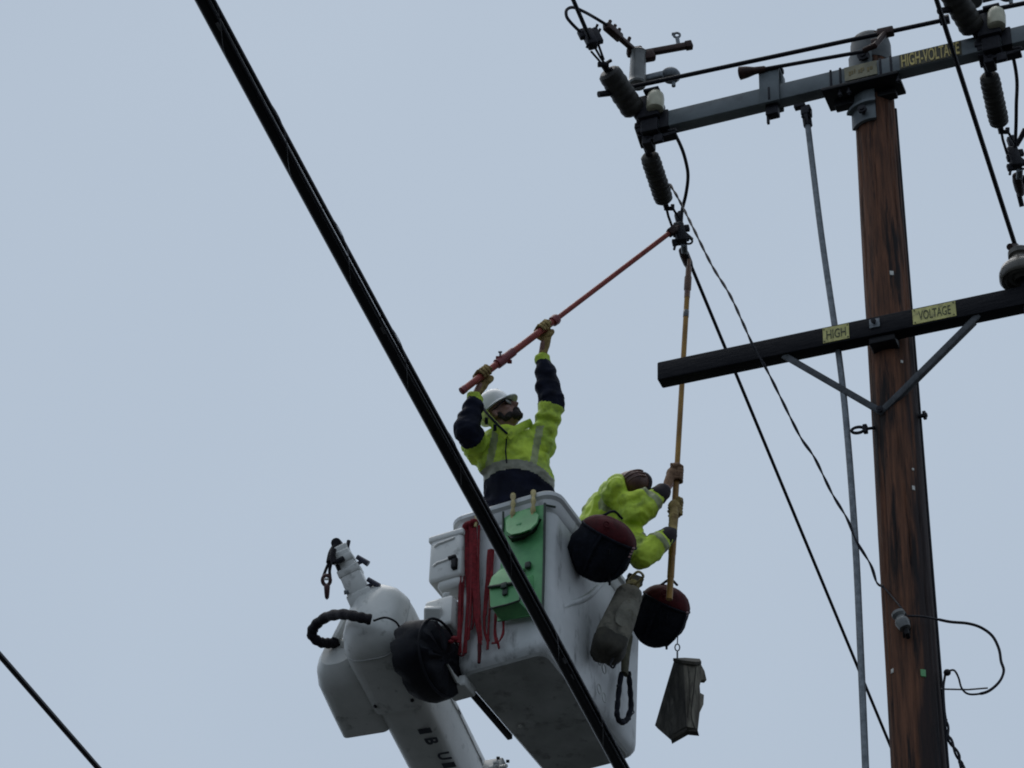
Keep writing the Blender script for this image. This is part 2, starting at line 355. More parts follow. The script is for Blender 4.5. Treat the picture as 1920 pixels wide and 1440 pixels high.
# left end cap
b = MB(); b.rbox(UA - AD * 1.365, (AN, AZ, AD), (.048, .067, .02), .006); b.build('end_cap', M['darksteel'], ua)
def plate(o, w_, h_, th, name, m, par):                             # o lower left corner on an arm's face
    b = MB(); b.rbox(o + AD * w_ / 2 + AZ * h_ / 2 + AN * th / 2, (AN, AZ, AD), (th / 2, h_ / 2, w_ / 2), th * .3, 1); return b.build(name, m, par, 30)
# writing of the upper arm
p0 = uf(1687, 120); p1 = uf(1803, 95); wd = (p1 - p0).dot(AD)
o = UA + AN * .0445 + AD * (p0 - UA).dot(AD) - AZ * .058
pl = plate(o, wd, .113, .003, 'warning_sign', M['olive'], ua)
text_mesh('HIGH-VOLTAGE', o + AN * .0035 + AD * .012 + AZ * .008, AD, AZ, wd - .024, .100, .002, 'lettering', M['tanletter'], ua, .012)
p0 = uf(1584, 140); p1 = uf(1645, 128); wd = (p1 - p0).dot(AD); o = UA + AN * .0505 + AD * (p0 - UA).dot(AD) - AZ * .056
plate(o, wd, .11, .003, 'faded_label', M['tanplate'], ua)
b = MB()
for i, (a, e) in enumerate(((.13, .2), (.22, .27), (.3, .34), (.43, .48), (.5, .55), (.57, .6), (.7, .77), (.79, .87))):
    b.rbox(o + AD * wd * (a + e) / 2 + AZ * (.057 + .006 * (i % 3 - 1)) + AN * .004, (AN, AZ, AD), (.001, .018 - .004 * (i % 2), wd * (e - a) / 2), .0004, 1)
b.each('worn_print', M['wornletter'], ua)
# writing of the lower arm
for txt, (xa, ya), (xb, yb) in (('.HIGH.', (1543, 627), (1592, 617)), ('VOLTAGE', (1711, 590), (1792, 574))):
    p0 = lf(xa, ya); p1 = lf(xb, yb); wd = (p1 - p0).dot(AD); o = LA + AN * .0475 + AD * (p0 - LA).dot(AD) - AZ * .052
    plate(o, wd, .104, .003, 'warning_sign', M['yellow'], la)
    text_mesh(txt.strip('.'), o + AN * .0035 + AD * wd * .14 + AZ * .02, AD, AZ, wd * .74, .062, .002, 'lettering', M['letter'], la)
    b = MB()
    for uu, vv in ((.05, .1), (.95, .1), (.05, .9), (.95, .9)): b.lathe(o + AN * .003 + AD * wd * uu + AZ * .104 * vv, AN, [(0, .005), (.003, .004)], 8)
    b.each('nail', M['letter'], la)
b = MB(); s_ = (lf(1640, 606) - LA).dot(AD); b.rbox(LA + AD * s_ + AN * .051 + AZ * .012, (AN, AZ, AD), (.004, .03, .03), .003); b.build('square_washer', M['steel'], la)
bolt(LA + AD * s_ + AN * .055 + AZ * .012, AN, .012, .03, la)
b = MB(); b.rbox(LA + AD * (s_ + .03) - AZ * .085 - AN * .04, (AN, AZ, AD), (.07, .022, .075), .006); b.build('arm_gain_block', M['black'], la)
# V brace of the lower arm
vc = polep(1652, 772, .006)
for x, y, name in ((1478, 678, 'crossarm_brace'), (1836, 601, 'crossarm_brace')):
    e = on(x, y, LA - AZ * .063, AZ); e = LA + AD * (e - LA).dot(AD) - AZ * .07 + AN * .03
    u_ = nrm(e - vc); n_ = nrm(AN - u_ * AN.dot(u_)); s2 = u_.cross(n_)
    b = MB(); b.rbox(lerp(vc, e, .5), (n_, s2, u_), (.005, .019, (e - vc).length / 2 + .012), .002)
    b.rbox(lerp(vc, e, .5) - n_ * .016 + s2 * .014, (n_, s2, u_), (.014, .004, (e - vc).length / 2 - .03), .001); b.build(name, M['brace'], pole, 30)
bolt(vc + AN * .004, AN, .016, .035, pole); bolt(polep(1722, 781), V((.9, -.4, 0)), .02, .05, pole)
# pipe guide
gp = at(1596, 808, 11.9); pe = polep(1640, 802)
b = MB(); b.tube([pe, lerp(pe, gp, .45)], .009, 8); b.tube([lerp(pe, gp, .45) + (V((0, 0, 1)) * .028 * math.sin(q) * .7 + nrm(gp - pe) * (.045 - .045 * math.cos(q))) for q in (2 * math.pi * k / 16 for k in range(16))], .009, 6, closed=True)
b.rbox(lerp(pe, gp, .4), (nrm(gp - pe), AN, AZ), (.016, .016, .026), .005); b.build('pipe_guide', M['darksteel'], pole)
for x, y, w_, h_ in ((1672, 512, .011, .022), (1713, 915, .008, .02), (1673, 1258, .009, .018), (1731, 1262, .014, .03), (1691, 678, .007, .014), (1712, 880, .006, .012)):
    p = polep(x, y, .002); r_ = nrm(V((p.x - PX, p.y - PY, 0))); b = MB(); b.rbox(p, (r_, AZ, r_.cross(AZ)), (.003, h_ / 1.4, w_), .002, 1)
    b.build('mark', M['snow'] if x != 1731 else M['green'], pole)  # pale ones are added for bright specks falling before the pole

# ------------------------------------------------------------------ line hardware; everything of the right phase is the left one moved along the arm
YE = 12.36
TR = AD * 2.135
def wirething(name, pts, r, m, label, cat, group=None, seg=7):
    b = MB(); b.tube(pts, r, seg); return mark(b.build(name, m, loc=pts[0]), label, cat, group)

def line_switch(T, label):
    P = lambda x, y, Y=YE: at(x, y, Y) + T
    L = thing('line_switch', P(1215, 225), label, 'switch', 'line switches on the upper crossarm')
    b = MB(); c = UA - AD * 1.36 + T
    b.rbox(c + AZ * .01, (AN, AZ, AD), (.07, .10, .055), .01); b.rbox(c + AZ * .15 - AD * .02, (AN, AZ, AD), (.05, .07, .05), .012)
    b.rbox(c - AZ * .115 + AD * .06, (AN, AZ, AD), (.03, .012, .1), .004); b.rbox(c - AZ * .14 + AD * .05 + AN * .03, (AN, AZ, AD), (.015, .03, .03), .006)
    b.rbox(c - AZ * .10 - AD * .03 - AN * .02, (AN, AZ, AD), (.05, .05, .03), .01)
    b.rbox(c + AD * .09, (AN, AZ, AD), (.052, .07, .03), .006); b.rbox(c + AZ * .10 - AD * .0 + AN * .02, (AN, AZ, AD), (.075, .09, .07), .012); b.rbox(c + AZ * .02 - AD * .06, (AN, AZ, AD), (.05, .08, .03), .01)
    b.tube([c + AD * .12 + AN * .05 - AZ * .11, c + AD * .17 + AN * .05 - AZ * .115, c + AD * .175 + AN * .05 - AZ * .135], .008, 6)
    b.build('mounting_frame', M['darksteel'], L)
    a = P(1195, 160); e = P(1197, 98); ln = (e - a).length; ax = nrm(e - a)
    b = MB(); b.lathe(a, ax, [(0, .052), (.015, .058), (.02, .056), (.05, .054), (ln - .05, .050), (ln - .02, .052), (ln - .01, .058), (ln, .05)], 24); b.build('post_insulator', M['porcelain'], L)
    # blade and its pull ring
    a = P(1204, 101); e = P(1297, 84); u_ = nrm(e - a); s_, t_ = perp(u_)
    b = MB(); b.rbox(lerp(a, e, .53), (s_, t_, u_), (.018, .02, (e - a).length * .47), .005)
    b.rbox(P(1216, 105), (s_, t_, u_), (.026, .036, .04), .012); b.rbox(P(1190, 97), (s_, t_, u_), (.03, .022, .05), .01)
    b.rbox(e - u_ * .02, (s_, t_, u_), (.022, .026, .022), .005)
    bl = b.build('blade', M['rust'], L)
    b = MB(); rc = P(1269, 66); b.tube([rc + (RT * math.cos(q) + V((0, 0, 1)) * math.sin(q)) * .02 for q in (2 * math.pi * k / 14 for k in range(14))], .008, 6, closed=True)
    b.tube([P(1270, 72), P(1273, 90)], .013, 8); b.rbox(P(1263, 64), (RT, UP, FW), (.012, .01, .01), .003); b.build('pull_ring', M['steel'], bl)
    # terminal and its lead to the live end
    b = MB(); a = P(1190, 95); e = P(1136, 48, 12.1); u_ = nrm(e - a); s_, t_ = perp(u_)
    for f0, f1, hw in ((0, .55, .017), (.5, 1.0, .026)): b.rbox(lerp(a, e, (f0 + f1) / 2), (s_, t_, u_), (hw, hw * .9, (e - a).length * (f1 - f0) / 2), .006)
    for f in (.25, .6, .75, .92): b.lathe(lerp(a, e, f) + V((0, 0, .01)), V((.3, -.2, 1)), [(0, .012), (.045, .012), (.05, .006)], 6)
    b.build('terminal', M['rust'], L)
    # bell housing, contact and second porcelain
    b = MB(); c = P(1257, 142); b.lathe(c - AZ * .03, V((.05, 0, 1)), [(0, .045), (.02, .062), (.04, .062), (.06, .05), (.08, .022), (.085, .003)], 18)
    b.rbox(P(1228, 146), (AD, AN, AZ), (.06, .03, .022), .008)
    b.lathe(P(1263, 155), -AZ, [(0, .013), (.03, .013), (.032, .006)], 8); b.build('crank_housing', M['steel'], L)
    a = P(1228, 207, 12.27); e = P(1230, 172, 12.27); ax = nrm(e - a); ln = (e - a).length
    b = MB(); b.lathe(a, ax, [(0, .036), (.01, .052), (.03, .055), (ln * .6, .055), (ln * .8, .05), (ln * .95, .034), (ln, .02)], 20); b.build('small_insulator', M['tanporc'], L)
    b = MB(); b.rbox(P(1222, 170, 12.27), (AD, AN, AZ), (.05, .022, .01), .004); b.build('contact_arm', M['darksteel'], L)
    return L
line_switch(V((0, 0, 0)), 'line switch on the upper crossarm tip above the red stick, with pull ring')
line_switch(TR, 'line switch on the upper crossarm near the HIGH-VOLTAGE lettering, cut by the top edge')

def insulator(T, near, label):
    if near:
        a = at(1139, 132, 12.12) + T; e = at(1192, 212, 12.36) + T; r0 = .076
    else:
        a = at(1217, 290, 12.50) + T; e = at(1246, 378, 12.86) + T; r0 = .061
    ax = nrm(e - a); ln = (e - a).length
    L = thing('strain_insulator', a, label, 'insulator', 'strain insulators of the upper crossarm')
    prof = [(0, .02), (.004, r0 * .7), (.02, r0 * .95)]
    n = 6 if near else 9; k = .965 if near else .90
    for i in range(n):
        t0 = .03 + (ln - .06) * i / n; t1 = .03 + (ln - .06) * (i + 1) / n
        prof += [(t0, r0 * k), (lerp(t0, t1, .45), r0 * (1.0 + .03 * (i % 2))), (lerp(t0, t1, .6), r0 * (1.0 + .03 * (i % 2))), (t1, r0 * k)]
    prof += [(ln - .02, r0 * .95), (ln - .004, r0 * .7), (ln, .02)]
    b = MB(); b.lathe(a, ax, prof, 20); b.build('shed_body', M['poly'], L, 30)
    b = MB()
    if near:
        b.tube([a, a - ax * .05], .022, 8); b.tube([e, e + ax * .12], .025, 8); q = at(1122, 177, 12.2) + T; b.tube([lerp(a, e, .5), q], .02, 8)
        b.tube([lerp(a, e, .1) + AN * .06 + AD * .02, lerp(a, e, .9) + AN * .075 + AD * .02], .012, 6)
    else:
        b.tube([a + ax * .01, a - ax * .04, at(1206, 262, 12.42) + T], .022, 8); b.rbox(at(1207, 263, 12.42) + T, perp(ax) + (ax,), (.03, .02, .05), .008)
        b.rbox(at(1200, 245, 12.4) + T, perp(ax) + (ax,), (.025, .025, .05), .008)
        b.tube([e, e + ax * .06], .018, 8)
    b.each('end_fitting', M['darksteel'], L)
    return L
insulator(V((0, 0, 0)), True, 'grey brown strain insulator above the upper crossarm tip, beside the pale switch post')
insulator(V((0, 0, 0)), False, 'ribbed grey strain insulator hanging below the upper crossarm tip, above the red stick')
insulator(TR, True, 'dark strain insulator above the upper crossarm by the HIGH-VOLTAGE lettering, cut by the top edge')
insulator(TR, False, 'ribbed strain insulator hanging below the upper crossarm at the right frame edge')

def clamp(T, near, label):
    Yc = 13.03
    L = thing('dead_end_clamp', (at(1105, 78, 11.95) if near else at(1276, 440, Yc)) + T, label, 'clamp', 'dead end clamps of the conductors')
    P = (lambda x, y, Y=11.95: at(x, y, Y) + T) if near else (lambda x, y, Y=Yc: at(x, y, Y) + T)
    b = MB()
    if near:
        for pts in ([(1108, 96), (1122, 112), (1130, 122)], [(1116, 90), (1126, 108), (1136, 122)], [(1122, 84), (1132, 112)]): b.tube([P(x, y, 11.95 + .003 * (y - 80)) for x, y in pts], .008, 6)
        b.rbox(P(1131, 121, 12.07), (RT, UP, FW), (.035, .016, .02), .006); b.tube([P(1136, 119, 12.07), P(1146, 113, 12.07)], .011, 6)
        b.build('bail', M['darksteel'], L)
        b = MB(); u_ = nrm(P(1118, 98) - P(1098, 58)); s_, t_ = perp(u_)
        b.rbox(P(1106, 73), (s_, t_, u_), (.036, .03, .065), .01); b.rbox(P(1092, 64), (s_, t_, u_), (.02, .025, .035), .008); b.rbox(P(1117, 68), (s_, t_, u_), (.018, .03, .06), .006)
        for x, y in ((1117, 54), (1122, 62), (1112, 60), (1100, 90)): b.tube([P(x, y), P(x, y) + RT * .012 + UP * .028], .009, 6)
        b.build('clamp_body', M['darksteel'], L)
    else:
        for pts in ([(1249, 388), (1253, 405), (1262, 430)], [(1259, 386), (1266, 398), (1274, 410)]): b.tube([P(x, y, 12.88 + .003 * (y - 385)) for x, y in pts], .0085, 6)
        b.rbox(P(1254, 391, 12.9), (RT, UP, FW), (.03, .013, .016), .005); b.rbox(P(1261, 388, 12.9), (RT, UP, FW), (.012, .018, .014), .004); b.build('bail', M['darksteel'], L)
        b = MB(); u_ = nrm(P(1284, 465) - P(1270, 408)); s_, t_ = perp(u_)
        b.rbox(P(1275, 438), (s_, t_, u_), (.034, .034, .075), .012); b.rbox(P(1272, 412), (s_, t_, u_), (.018, .018, .05), .006)
        for x, y in ((1265, 455), (1288, 428), (1287, 446), (1266, 438)): b.rbox(P(x, y), (s_, t_, u_), (.014, .016, .022), .005)
        b.tube([P(1267, 455), P(1264, 468)], .009, 6); b.tube([P(1276, 405), P(1275, 398)], .018, 8)
        rc = P(1291, 452); b.tube([rc + RT * (.024 * math.cos(q) - .0) + UP * .018 * math.sin(q) for q in (2 * math.pi * k / 14 for k in range(14))], .007, 6, closed=True)
        b.tube([P(1282, 435), P(1298, 449)], .011, 6)
        b.build('clamp_body', M['darksteel'], L)
        b = MB(); a = P(1279, 467, 13.1); e = P(1294, 503, 13.3); ln = (e - a).length
        b.lathe(a, nrm(e - a), [(0, .012), (.01, .026), (ln * .3, .032), (ln * .7, .031), (ln * .93, .024), (ln, .012)], 12); b.build('grip_sleeve', M['rust'], L)
        b = MB(); b.tube([P(1280, 460), P(1281, 474, 13.1)], .012, 6); b.tube([P(1286, 460), P(1287, 475, 13.1)], .009, 6); b.build('yoke', M['steel'], L)
    return L
clamp(V((0, 0, 0)), True, 'dead end clamp above the upper crossarm tip, under the looping jumper wires')
clamp(V((0, 0, 0)), False, 'dead end clamp gripped by the red and yellow hot sticks')
cl3 = clamp(TR, False, 'dead end clamp at the right frame edge, nothing holding it')
b = MB(); a = at(1893, 300, 11.95); 
p = at(1281, 415, 13.03) + TR; b.tube([p, p + RT * .055 + UP * .10], [.014, .019], 8); b.build('loose_tail', M['darksteel'], cl3)
p = at(1290, 500, 13.3) + TR; b = MB(); b.tube([p, p + RT * .02 - UP * .08], .016, 8); b.build('tail_stub', M['wire'], cl3)

# conductors and jumpers
P0 = at(1112, 86, 11.97); Q = hit(P0, SPAN, 1075, 0)
wirething('conductor', [P0, Q, Q + (Q - P0) * 8], .0135, M['wire'], 'black conductor leaving the top frame edge above the upper crossarm tip', 'power line')
P0 = at(1284, 470, 13.1); Q = hit(P0, SPAN, 1670, 1400)
wirething('conductor', [P0, Q, Q + (Q - P0) * 3], .0115, M['wire'], 'thin straight conductor running from the gripped clamp down behind the pole', 'power line')
P0 = at(1276, 470, 13.1) + TR; d_ = nrm(hit(at(1284, 470, 13.1), SPAN, 1670, 1400) - at(1284, 470, 13.1))
wirething('conductor', [P0 + RT * .05, P0 + RT * .05 + d_ * 16], .0115, M['wire'], 'conductor below the clamp at the right frame edge', 'power line')
P0 = at(1904, 462, 11.55); Q = hit(P0, SPAN, 1756, 0)
wirething('conductor', [P0, Q, Q + (Q - P0) * 4], .0135, M['wire'], 'black conductor crossing in front of the HIGH-VOLTAGE lettering down to the brown insulator', 'power line')
wirething('jumper_wire', cr([at(1250, 236, 12.34), at(1264, 250, 12.4), at(1279, 280, 12.55), at(1288, 312, 12.7), at(1290, 335, 12.8), at(1286, 365, 12.9), at(1279, 395, 13.0), at(1277, 425, 13.02)], 5), .0115, M['wire'], 'curved black jumper from the upper crossarm tip to the gripped clamp', 'wire', 'jumper wires')
wirething('jumper_wire', cr([p + TR for p in (at(1250, 236, 12.34), at(1262, 262, 12.45), at(1272, 300, 12.6), at(1277, 340, 12.8), at(1278, 375, 12.9), at(1277, 425, 13.02))], 5), .0115, M['wire'], 'curved black jumper beside the ribbed insulator at the right frame edge', 'wire', 'jumper wires')
wirething('jumper_wire', cr([at(1138, 47, 12.1), at(1115, 33, 12.05), at(1095, 22, 11.95), at(1075, 14, 11.9), at(1063, 18, 11.88), at(1062, 30, 11.88), at(1070, 42, 11.9), at(1086, 58, 11.93), at(1094, 64, 11.95)], 5), .0105, M['wire'], 'looping black jumper between the switch terminal and the clamp above it', 'wire', 'jumper wires')

# control rods of the switches
rod = thing('switch_control_rod', UA + AZ * .1, 'long dark control rods running above the upper crossarm between the switches', 'control rod')
a = at(1175, 165, 12.3); e = at(1768, 38, 11.66); b = MB(); b.tube([a, e], .0145, 10)
e2 = at(1834, 20, 11.6) + AN * .02; b.tube([lerp(a, e, .99), lerp(a, e, 1.02)], .03, 8); u_ = nrm(e - a); b.tube([at(1813, 28, 11.5), at(1990, -8, 11.35)], .0145, 10); b.build('long_rod', M['wire'], rod)
c = lerp(a, e, (1663 - 1175) / (1768 - 1175)); b = MB(); b.rbox(c - AZ * .0, perp(u_) + (u_,), (.026, .026, .05), .008)
b.tube([c, at(1640, 86, 11.72), at(1618, 95, 11.75)], [.02, .02, .016], 8); b.rbox(at(1640, 80, 11.74), (AD, AN, AZ), (.02, .02, .02), .006)
b.build('rod_coupling', M['rust'], rod)
a2 = at(1396, 136, 12.05); e2 = at(1628, 95, 11.78); b = MB(); b.tube([a2, e2], .0125, 10); b.build('short_rod', M['wire'], rod)
u2 = nrm(e2 - a2); b = MB(); b.lathe(a2 - u2 * .035, u2, [(0, .03), (.005, .042), (.05, .036), (.10, .024), (.16, .02), (.17, .014)], 14); b.build('rod_socket', M['rust'], rod)
# bearing bracket standing on the arm
s_ = us(1444, 180); c = UA + AD * s_
b = MB(); b.rbox(c + AN * .055 + AZ * .05, (AN, AZ, AD), (.012, .135, .062), .006); b.rbox(c - AN * .055 + AZ * .05, (AN, AZ, AD), (.012, .125, .055), .006)
b.rbox(c + AZ * .185, (AN, AZ, AD), (.068, .012, .066), .006); b.rbox(c + AZ * .10 + AD * .07, (AN, AZ, AD), (.03, .055, .008), .006)
b.rbox(c + AN * .03 + AZ * .09 - AD * .045, (AN, AZ, AD), (.02, .06, .012), .004)
bb = b.build('bearing_bracket', M['armgrey'], rod)
b = MB(); b.rbox(c - AZ * .10, (AN, AZ, AD), (.03, .05, .038), .006); b.rbox(c - AZ * .17 - AD * .03, (AN, AZ, AD), (.01, .03, .008), .003); b.rbox(c + AZ * .21, (AN, AZ, AD), (.03, .02, .075), .01)
b.rbox(c + AN * .068 - AZ * .02 + AD * .0, (AN, AZ, AD), (.004, .05, .006), .002); b.each('bracket_foot', M['darksteel'], rod)

# vertical operating pipe
top = at(1513, 222, 12.0); bot = at(1622, 1440, 11.92)
pp = thing('operating_pipe', bot, 'straight grey metal operating pipe hanging from the upper crossarm beside the pole', 'pipe')
pipe_ = cr([at(x, y, lerp(12.0, 11.92, (y - 222) / 1218)) for x, y in ((1513, 222), (1540, 440), (1572, 660), (1588, 806), (1604, 1020), (1614, 1230), (1623, 1440))], 6)
b = MB(); b.tube(pipe_ + [pipe_[-1] + (pipe_[-1] - pipe_[-8]) * 4], .0185, 12); b.build('pipe', M['steel'], pp)
b = MB(); b.rbox(at(1512, 210, 12.0), (AD, AN, AZ), (.03, .03, .035), .008); b.rbox(at(1500, 200, 12.0), (AD, AN, AZ), (.035, .02, .012), .004); b.tube([at(1512, 215, 12.0), at(1515, 236, 12.0)], .028, 8)
for x, y in ((1505, 219), (1519, 205), (1520, 216)): b.tube([at(x, y, 11.98), at(x, y, 11.93)], .01, 6)
b.build('pipe_clamp', M['darksteel'], pp)

# pin insulator on the lower arm
c = at(1919, 535, 11.5)
pi_ = thing('pin_insulator', c, 'brown pin insulator on the lower crossarm, cut by the right frame edge', 'insulator')
b = MB(); b.lathe(c + AZ * .03, AZ, [(.03, .03), (.0, .045), (.02, .06), (.02, .085), (.0, .09), (.01, .105), (.0, .118), (.012, .128), (.05, .128), (.085, .115), (.11, .088), (.118, .072), (.135, .068), (.15, .058), (.16, .056), (.17, .068), (.20, .068), (.212, .055), (.216, .02)], 32); b.build('porcelain_shell', mat('brown_glaze', (.09, .08, .065), (.05, .045, .038), 12, .3), pi_)
b = MB(); b.tube([c - AZ * .2, c + AZ * .06], .014, 10); b.build('pin', M['darksteel'], pi_)
b = MB(); b.tube([at(1905, 462, 11.55), at(1893, 463, 11.5)], .02, 10); b.lathe(c + AZ * .205, AZ, [(0, .066), (.02, .066)], 20); b.build('tie_wire', M['rust'], pi_)

# ------------------------------------------------------------------ communication cables nearer the camera
A_ = at(385, 0, 4.4); B_ = hit(A_, SPAN, 1166, 1440); dd = nrm(B_ - A_); s_, t_ = perp(dd)
side = nrm(RT - dd * RT.dot(dd))
tele = thing('lashed_cable', A_, 'thick black lashed telephone cable slanting across the whole picture', 'cable')
def cpath(off, wob, ph, n=140, a0=-2.2, a1=6.5):
    o = []
    for i in range(n + 1):
        t = lerp(a0, a1, i / n); o.append(A_ + dd * t + off + (s_ * math.sin(t * 2.1 + ph) + t_ * math.cos(t * 1.6 + ph)) * wob)
    return o
b = MB(); b.tube(cpath(-side * .007, .0022, 0), .0165, 14); b.build('cable_jacket', M['cable'], tele)
b = MB(); b.tube(cpath(side * .0145 + UP * .003, .0012, 0), .0058, 8); b.build('messenger_strand', M['strand'], tele)
b = MB(); b.tube(cpath(side * .006 - FW * .016, .0018, 1.3), .0034, 7); b.build('drop_wire', M['strand'], tele)
b = MB(); b.tube([A_ + dd * t + side * (.0 + math.cos(t * 17) * .0215) + dd.cross(side) * math.sin(t * 17) * .0195 for t in (lerp(-2.2, 6.5, i / 900) for i in range(901))], .0009, 5); b.build('lashing_wire', M['lash'], tele)
for t in (.08, 1.05, 2.35, 2.42, 2.9):
    b = MB(); b.rbox(A_ + dd * t - FW * .019 + side * random.uniform(-.004, .006), (side, FW, dd), (.004, .002, .012), .001, 1); b.build('cable_clip', M['lash'], tele)
P0 = at(0, 1229, 6.3); Q = hit(P0, SPAN, 184, 1440)
wirething('overhead_cable', [P0 - (Q - P0) * 4, P0, Q, Q + (Q - P0) * 12], .0085, M['cable'], 'single black overhead cable crossing the lower left corner of the picture', 'cable')

# ------------------------------------------------------------------ twisted service wire and its spool
def twisted(pts, r, pitch, n=14):
    P_ = cr(pts, n); o1 = []; o2 = []; L_ = 0
    for i, p in enumerate(P_):
        t = P_[min(i + 1, len(P_) - 1)] - P_[max(i - 1, 0)]; u_, v_ = perp(t)
        if i: L_ += (p - P_[i - 1]).length
        q = L_ / pitch * 2 * math.pi
        o1.append(p + (u_ * math.cos(q) + v_ * math.sin(q)) * r); o2.append(p - (u_ * math.cos(q) + v_ * math.sin(q)) * r)
    return o1, o2
tw = thing('service_wire', at(1662, 1115, 11.8), 'thin twisted service wire crossing the lower crossarm and looping beside the pole', 'wire')
pts = [(1256, 345, 12.75), (1275, 378, 12.6), (1300, 428, 12.4), (1335, 498, 12.25), (1368, 552, 12.12), (1395, 610, 12.02), (1412, 648, 11.98), (1436, 690, 11.97), (1462, 742, 11.96), (1500, 818, 11.95), (1527, 858, 11.93), (1560, 925, 11.9), (1588, 972, 11.87), (1606, 1015, 11.86), (1632, 1058, 11.86), (1644, 1092, 11.86), (1656, 1100, 11.84)]
o1, o2 = twisted([at(*p) for p in pts], .0042, .3); b = MB(); b.tube(o1, .0048, 6); b.tube(o2, .0048, 6); b.build('twisted_pair', M['wire'], tw)
pts = [(1656, 1100), (1672, 1118), (1690, 1140), (1700, 1154)]
b = MB(); b.tube(cr([polep(x, y, .012 if i < 2 else .05) for i, (x, y) in enumerate(pts)], 5), .005, 6)
lp = [(1702, 1155, 11.76), (1730, 1156, 11.79), (1757, 1161, 11.84), (1782, 1166, 11.87), (1815, 1169, 11.9), (1840, 1177, 11.9), (1861, 1193, 11.9), (1873, 1217, 11.9), (1877, 1240, 11.9), (1882, 1258, 11.9), (1874, 1278, 11.9), (1855, 1295, 11.9), (1836, 1301, 11.9), (1815, 1301, 11.9), (1803, 1290, 11.9), (1797, 1270, 11.9), (1789, 1257, 11.9), (1778, 1258, 11.9)]
b.tube(cr([at(*p) for p in lp], 5), [.0078 if 10 < i < 60 else .0055 for i in range(86)], 6); b.build('loop', M['wire'], tw)
b = MB(); b.ell(at(1776, 1261, 11.9), (RT, UP, FW), (.02, .019, .02), 10, 6); b.build('connector', M['black'], tw)
b = MB(); b.tube([at(1764, 1292, 11.92), at(1815, 1293, 11.9), at(1852, 1290, 11.9)], .0045, 6); b.build('standoff_rod', M['wiregrey'], tw)
b = MB(); b.tube(cr([at(*p) for p in ((1772, 1266, 11.9), (1769, 1290, 11.88), (1771, 1330, 11.87), (1774, 1352, 11.87))], 5), .007, 6); o1, o2 = twisted([at(*p) for p in ((1774, 1350, 11.87), (1778, 1380, 11.87), (1792, 1408, 11.86), (1805, 1440, 11.85), (1830, 1520, 11.8))], .0075, .16); b.tube(o1, .0075, 6); b.tube(o2, .0075, 6); b.build('drop_tail', M['wire'], tw)
c = polep(1690, 1158, .06); ax = nrm(V((-.15, -.35, 1)))
sp = thing('spool_insulator', c, 'grey porcelain spool insulator on the pole face, low on the pole', 'insulator')
a = polep(1683, 1148, .055); e = polep(1697, 1178, .055); ln = (e - a).length; ax = nrm(e - a)
b = MB(); b.lathe(a, ax, [(0, .02), (.002, .034), (.02, .038), (.032, .03), (.036, .026), (.045, .026), (.052, .034), (.07, .038), (ln, .03), (ln + .003, .012)], 18); b.build('porcelain_spool', M['porcelain'], sp)
b = MB(); b.tube([e, e + ax * .03, polep(1703, 1195, .02)], .013, 8); b.rbox(polep(1700, 1180, .008), (RT, UP, FW), (.02, .05, .012), .005); b.tube([a, a - ax * .012], .012, 8); b.build('clevis', M['black'], sp)

# ------------------------------------------------------------------ aerial lift: boom, bucket, jib
BN = at(1028, 1214, 12.6)
yw = math.radians(28); tx = math.radians(-6)
RX = Matrix.Rotation(tx, 3, 'X')
BL = RX @ V((-math.cos(yw), math.sin(yw), 0)); BR = RX @ V((math.sin(yw), math.cos(yw), 0)); BZ = RX @ V((0, 0, 1))
BW, BLN, BH = .585, 1.20, 1.08
FN = -BR            # outward normal of the front face (green board side)
SN = -BL            # outward normal of the long right face
lift = thing('aerial_lift', BN + BL * .3 + BR * .6, 'white bucket truck lift with boom, jib winch and two man bucket', 'aerial lift')
def bring(z, ins, rad=.07, seg=5):
    o = []; hx, hy = BW / 2 + ins, BLN / 2 + ins; c = BN + BL * BW / 2 + BR * BLN / 2 + BZ * z
    for cx, cy, a0 in ((1, 1, 0), (-1, 1, 90), (-1, -1, 180), (1, -1, 270)):
        for k in range(seg + 1):
            a = math.radians(a0 + 90 * k / seg); o.append(c + BL * (cx * (hx - rad) + rad * math.cos(a)) + BR * (cy * (hy - rad) + rad * math.sin(a)))
    return o
b = MB()
zz = [(.012, -.035), (.03, -.016), (.055, -.004), (.09, 0), (.3, .004), (.6, .010), (.9, .016), (.955, .018)]
rings = [bring(z, i_) for z, i_ in zz]
rin = [bring(.955, -.0), bring(.5, -.012), bring(.1, -.022)]
b.loft(rings + rin, True); b.build('bucket', M['bucket'], lift, 35)
b = MB(); b.loft([bring(.0, -.045, .06), bring(.014, -.033, .06)], True); b.build('bucket_base', M['floorpan'], lift, 35)
b = MB(); b.loft([bring(.955, .019, .08), bring(.962, .024, .08), bring(1.03, .040, .09), bring(1.045, .058, .1), bring(1.068, .060, .1), bring(1.08, .052, .1), bring(1.08, .012, .08), bring(1.03, .003, .08), bring(.957, .001, .08)], False, True); b.build('bucket_rim', M['bucket'], lift, 35)
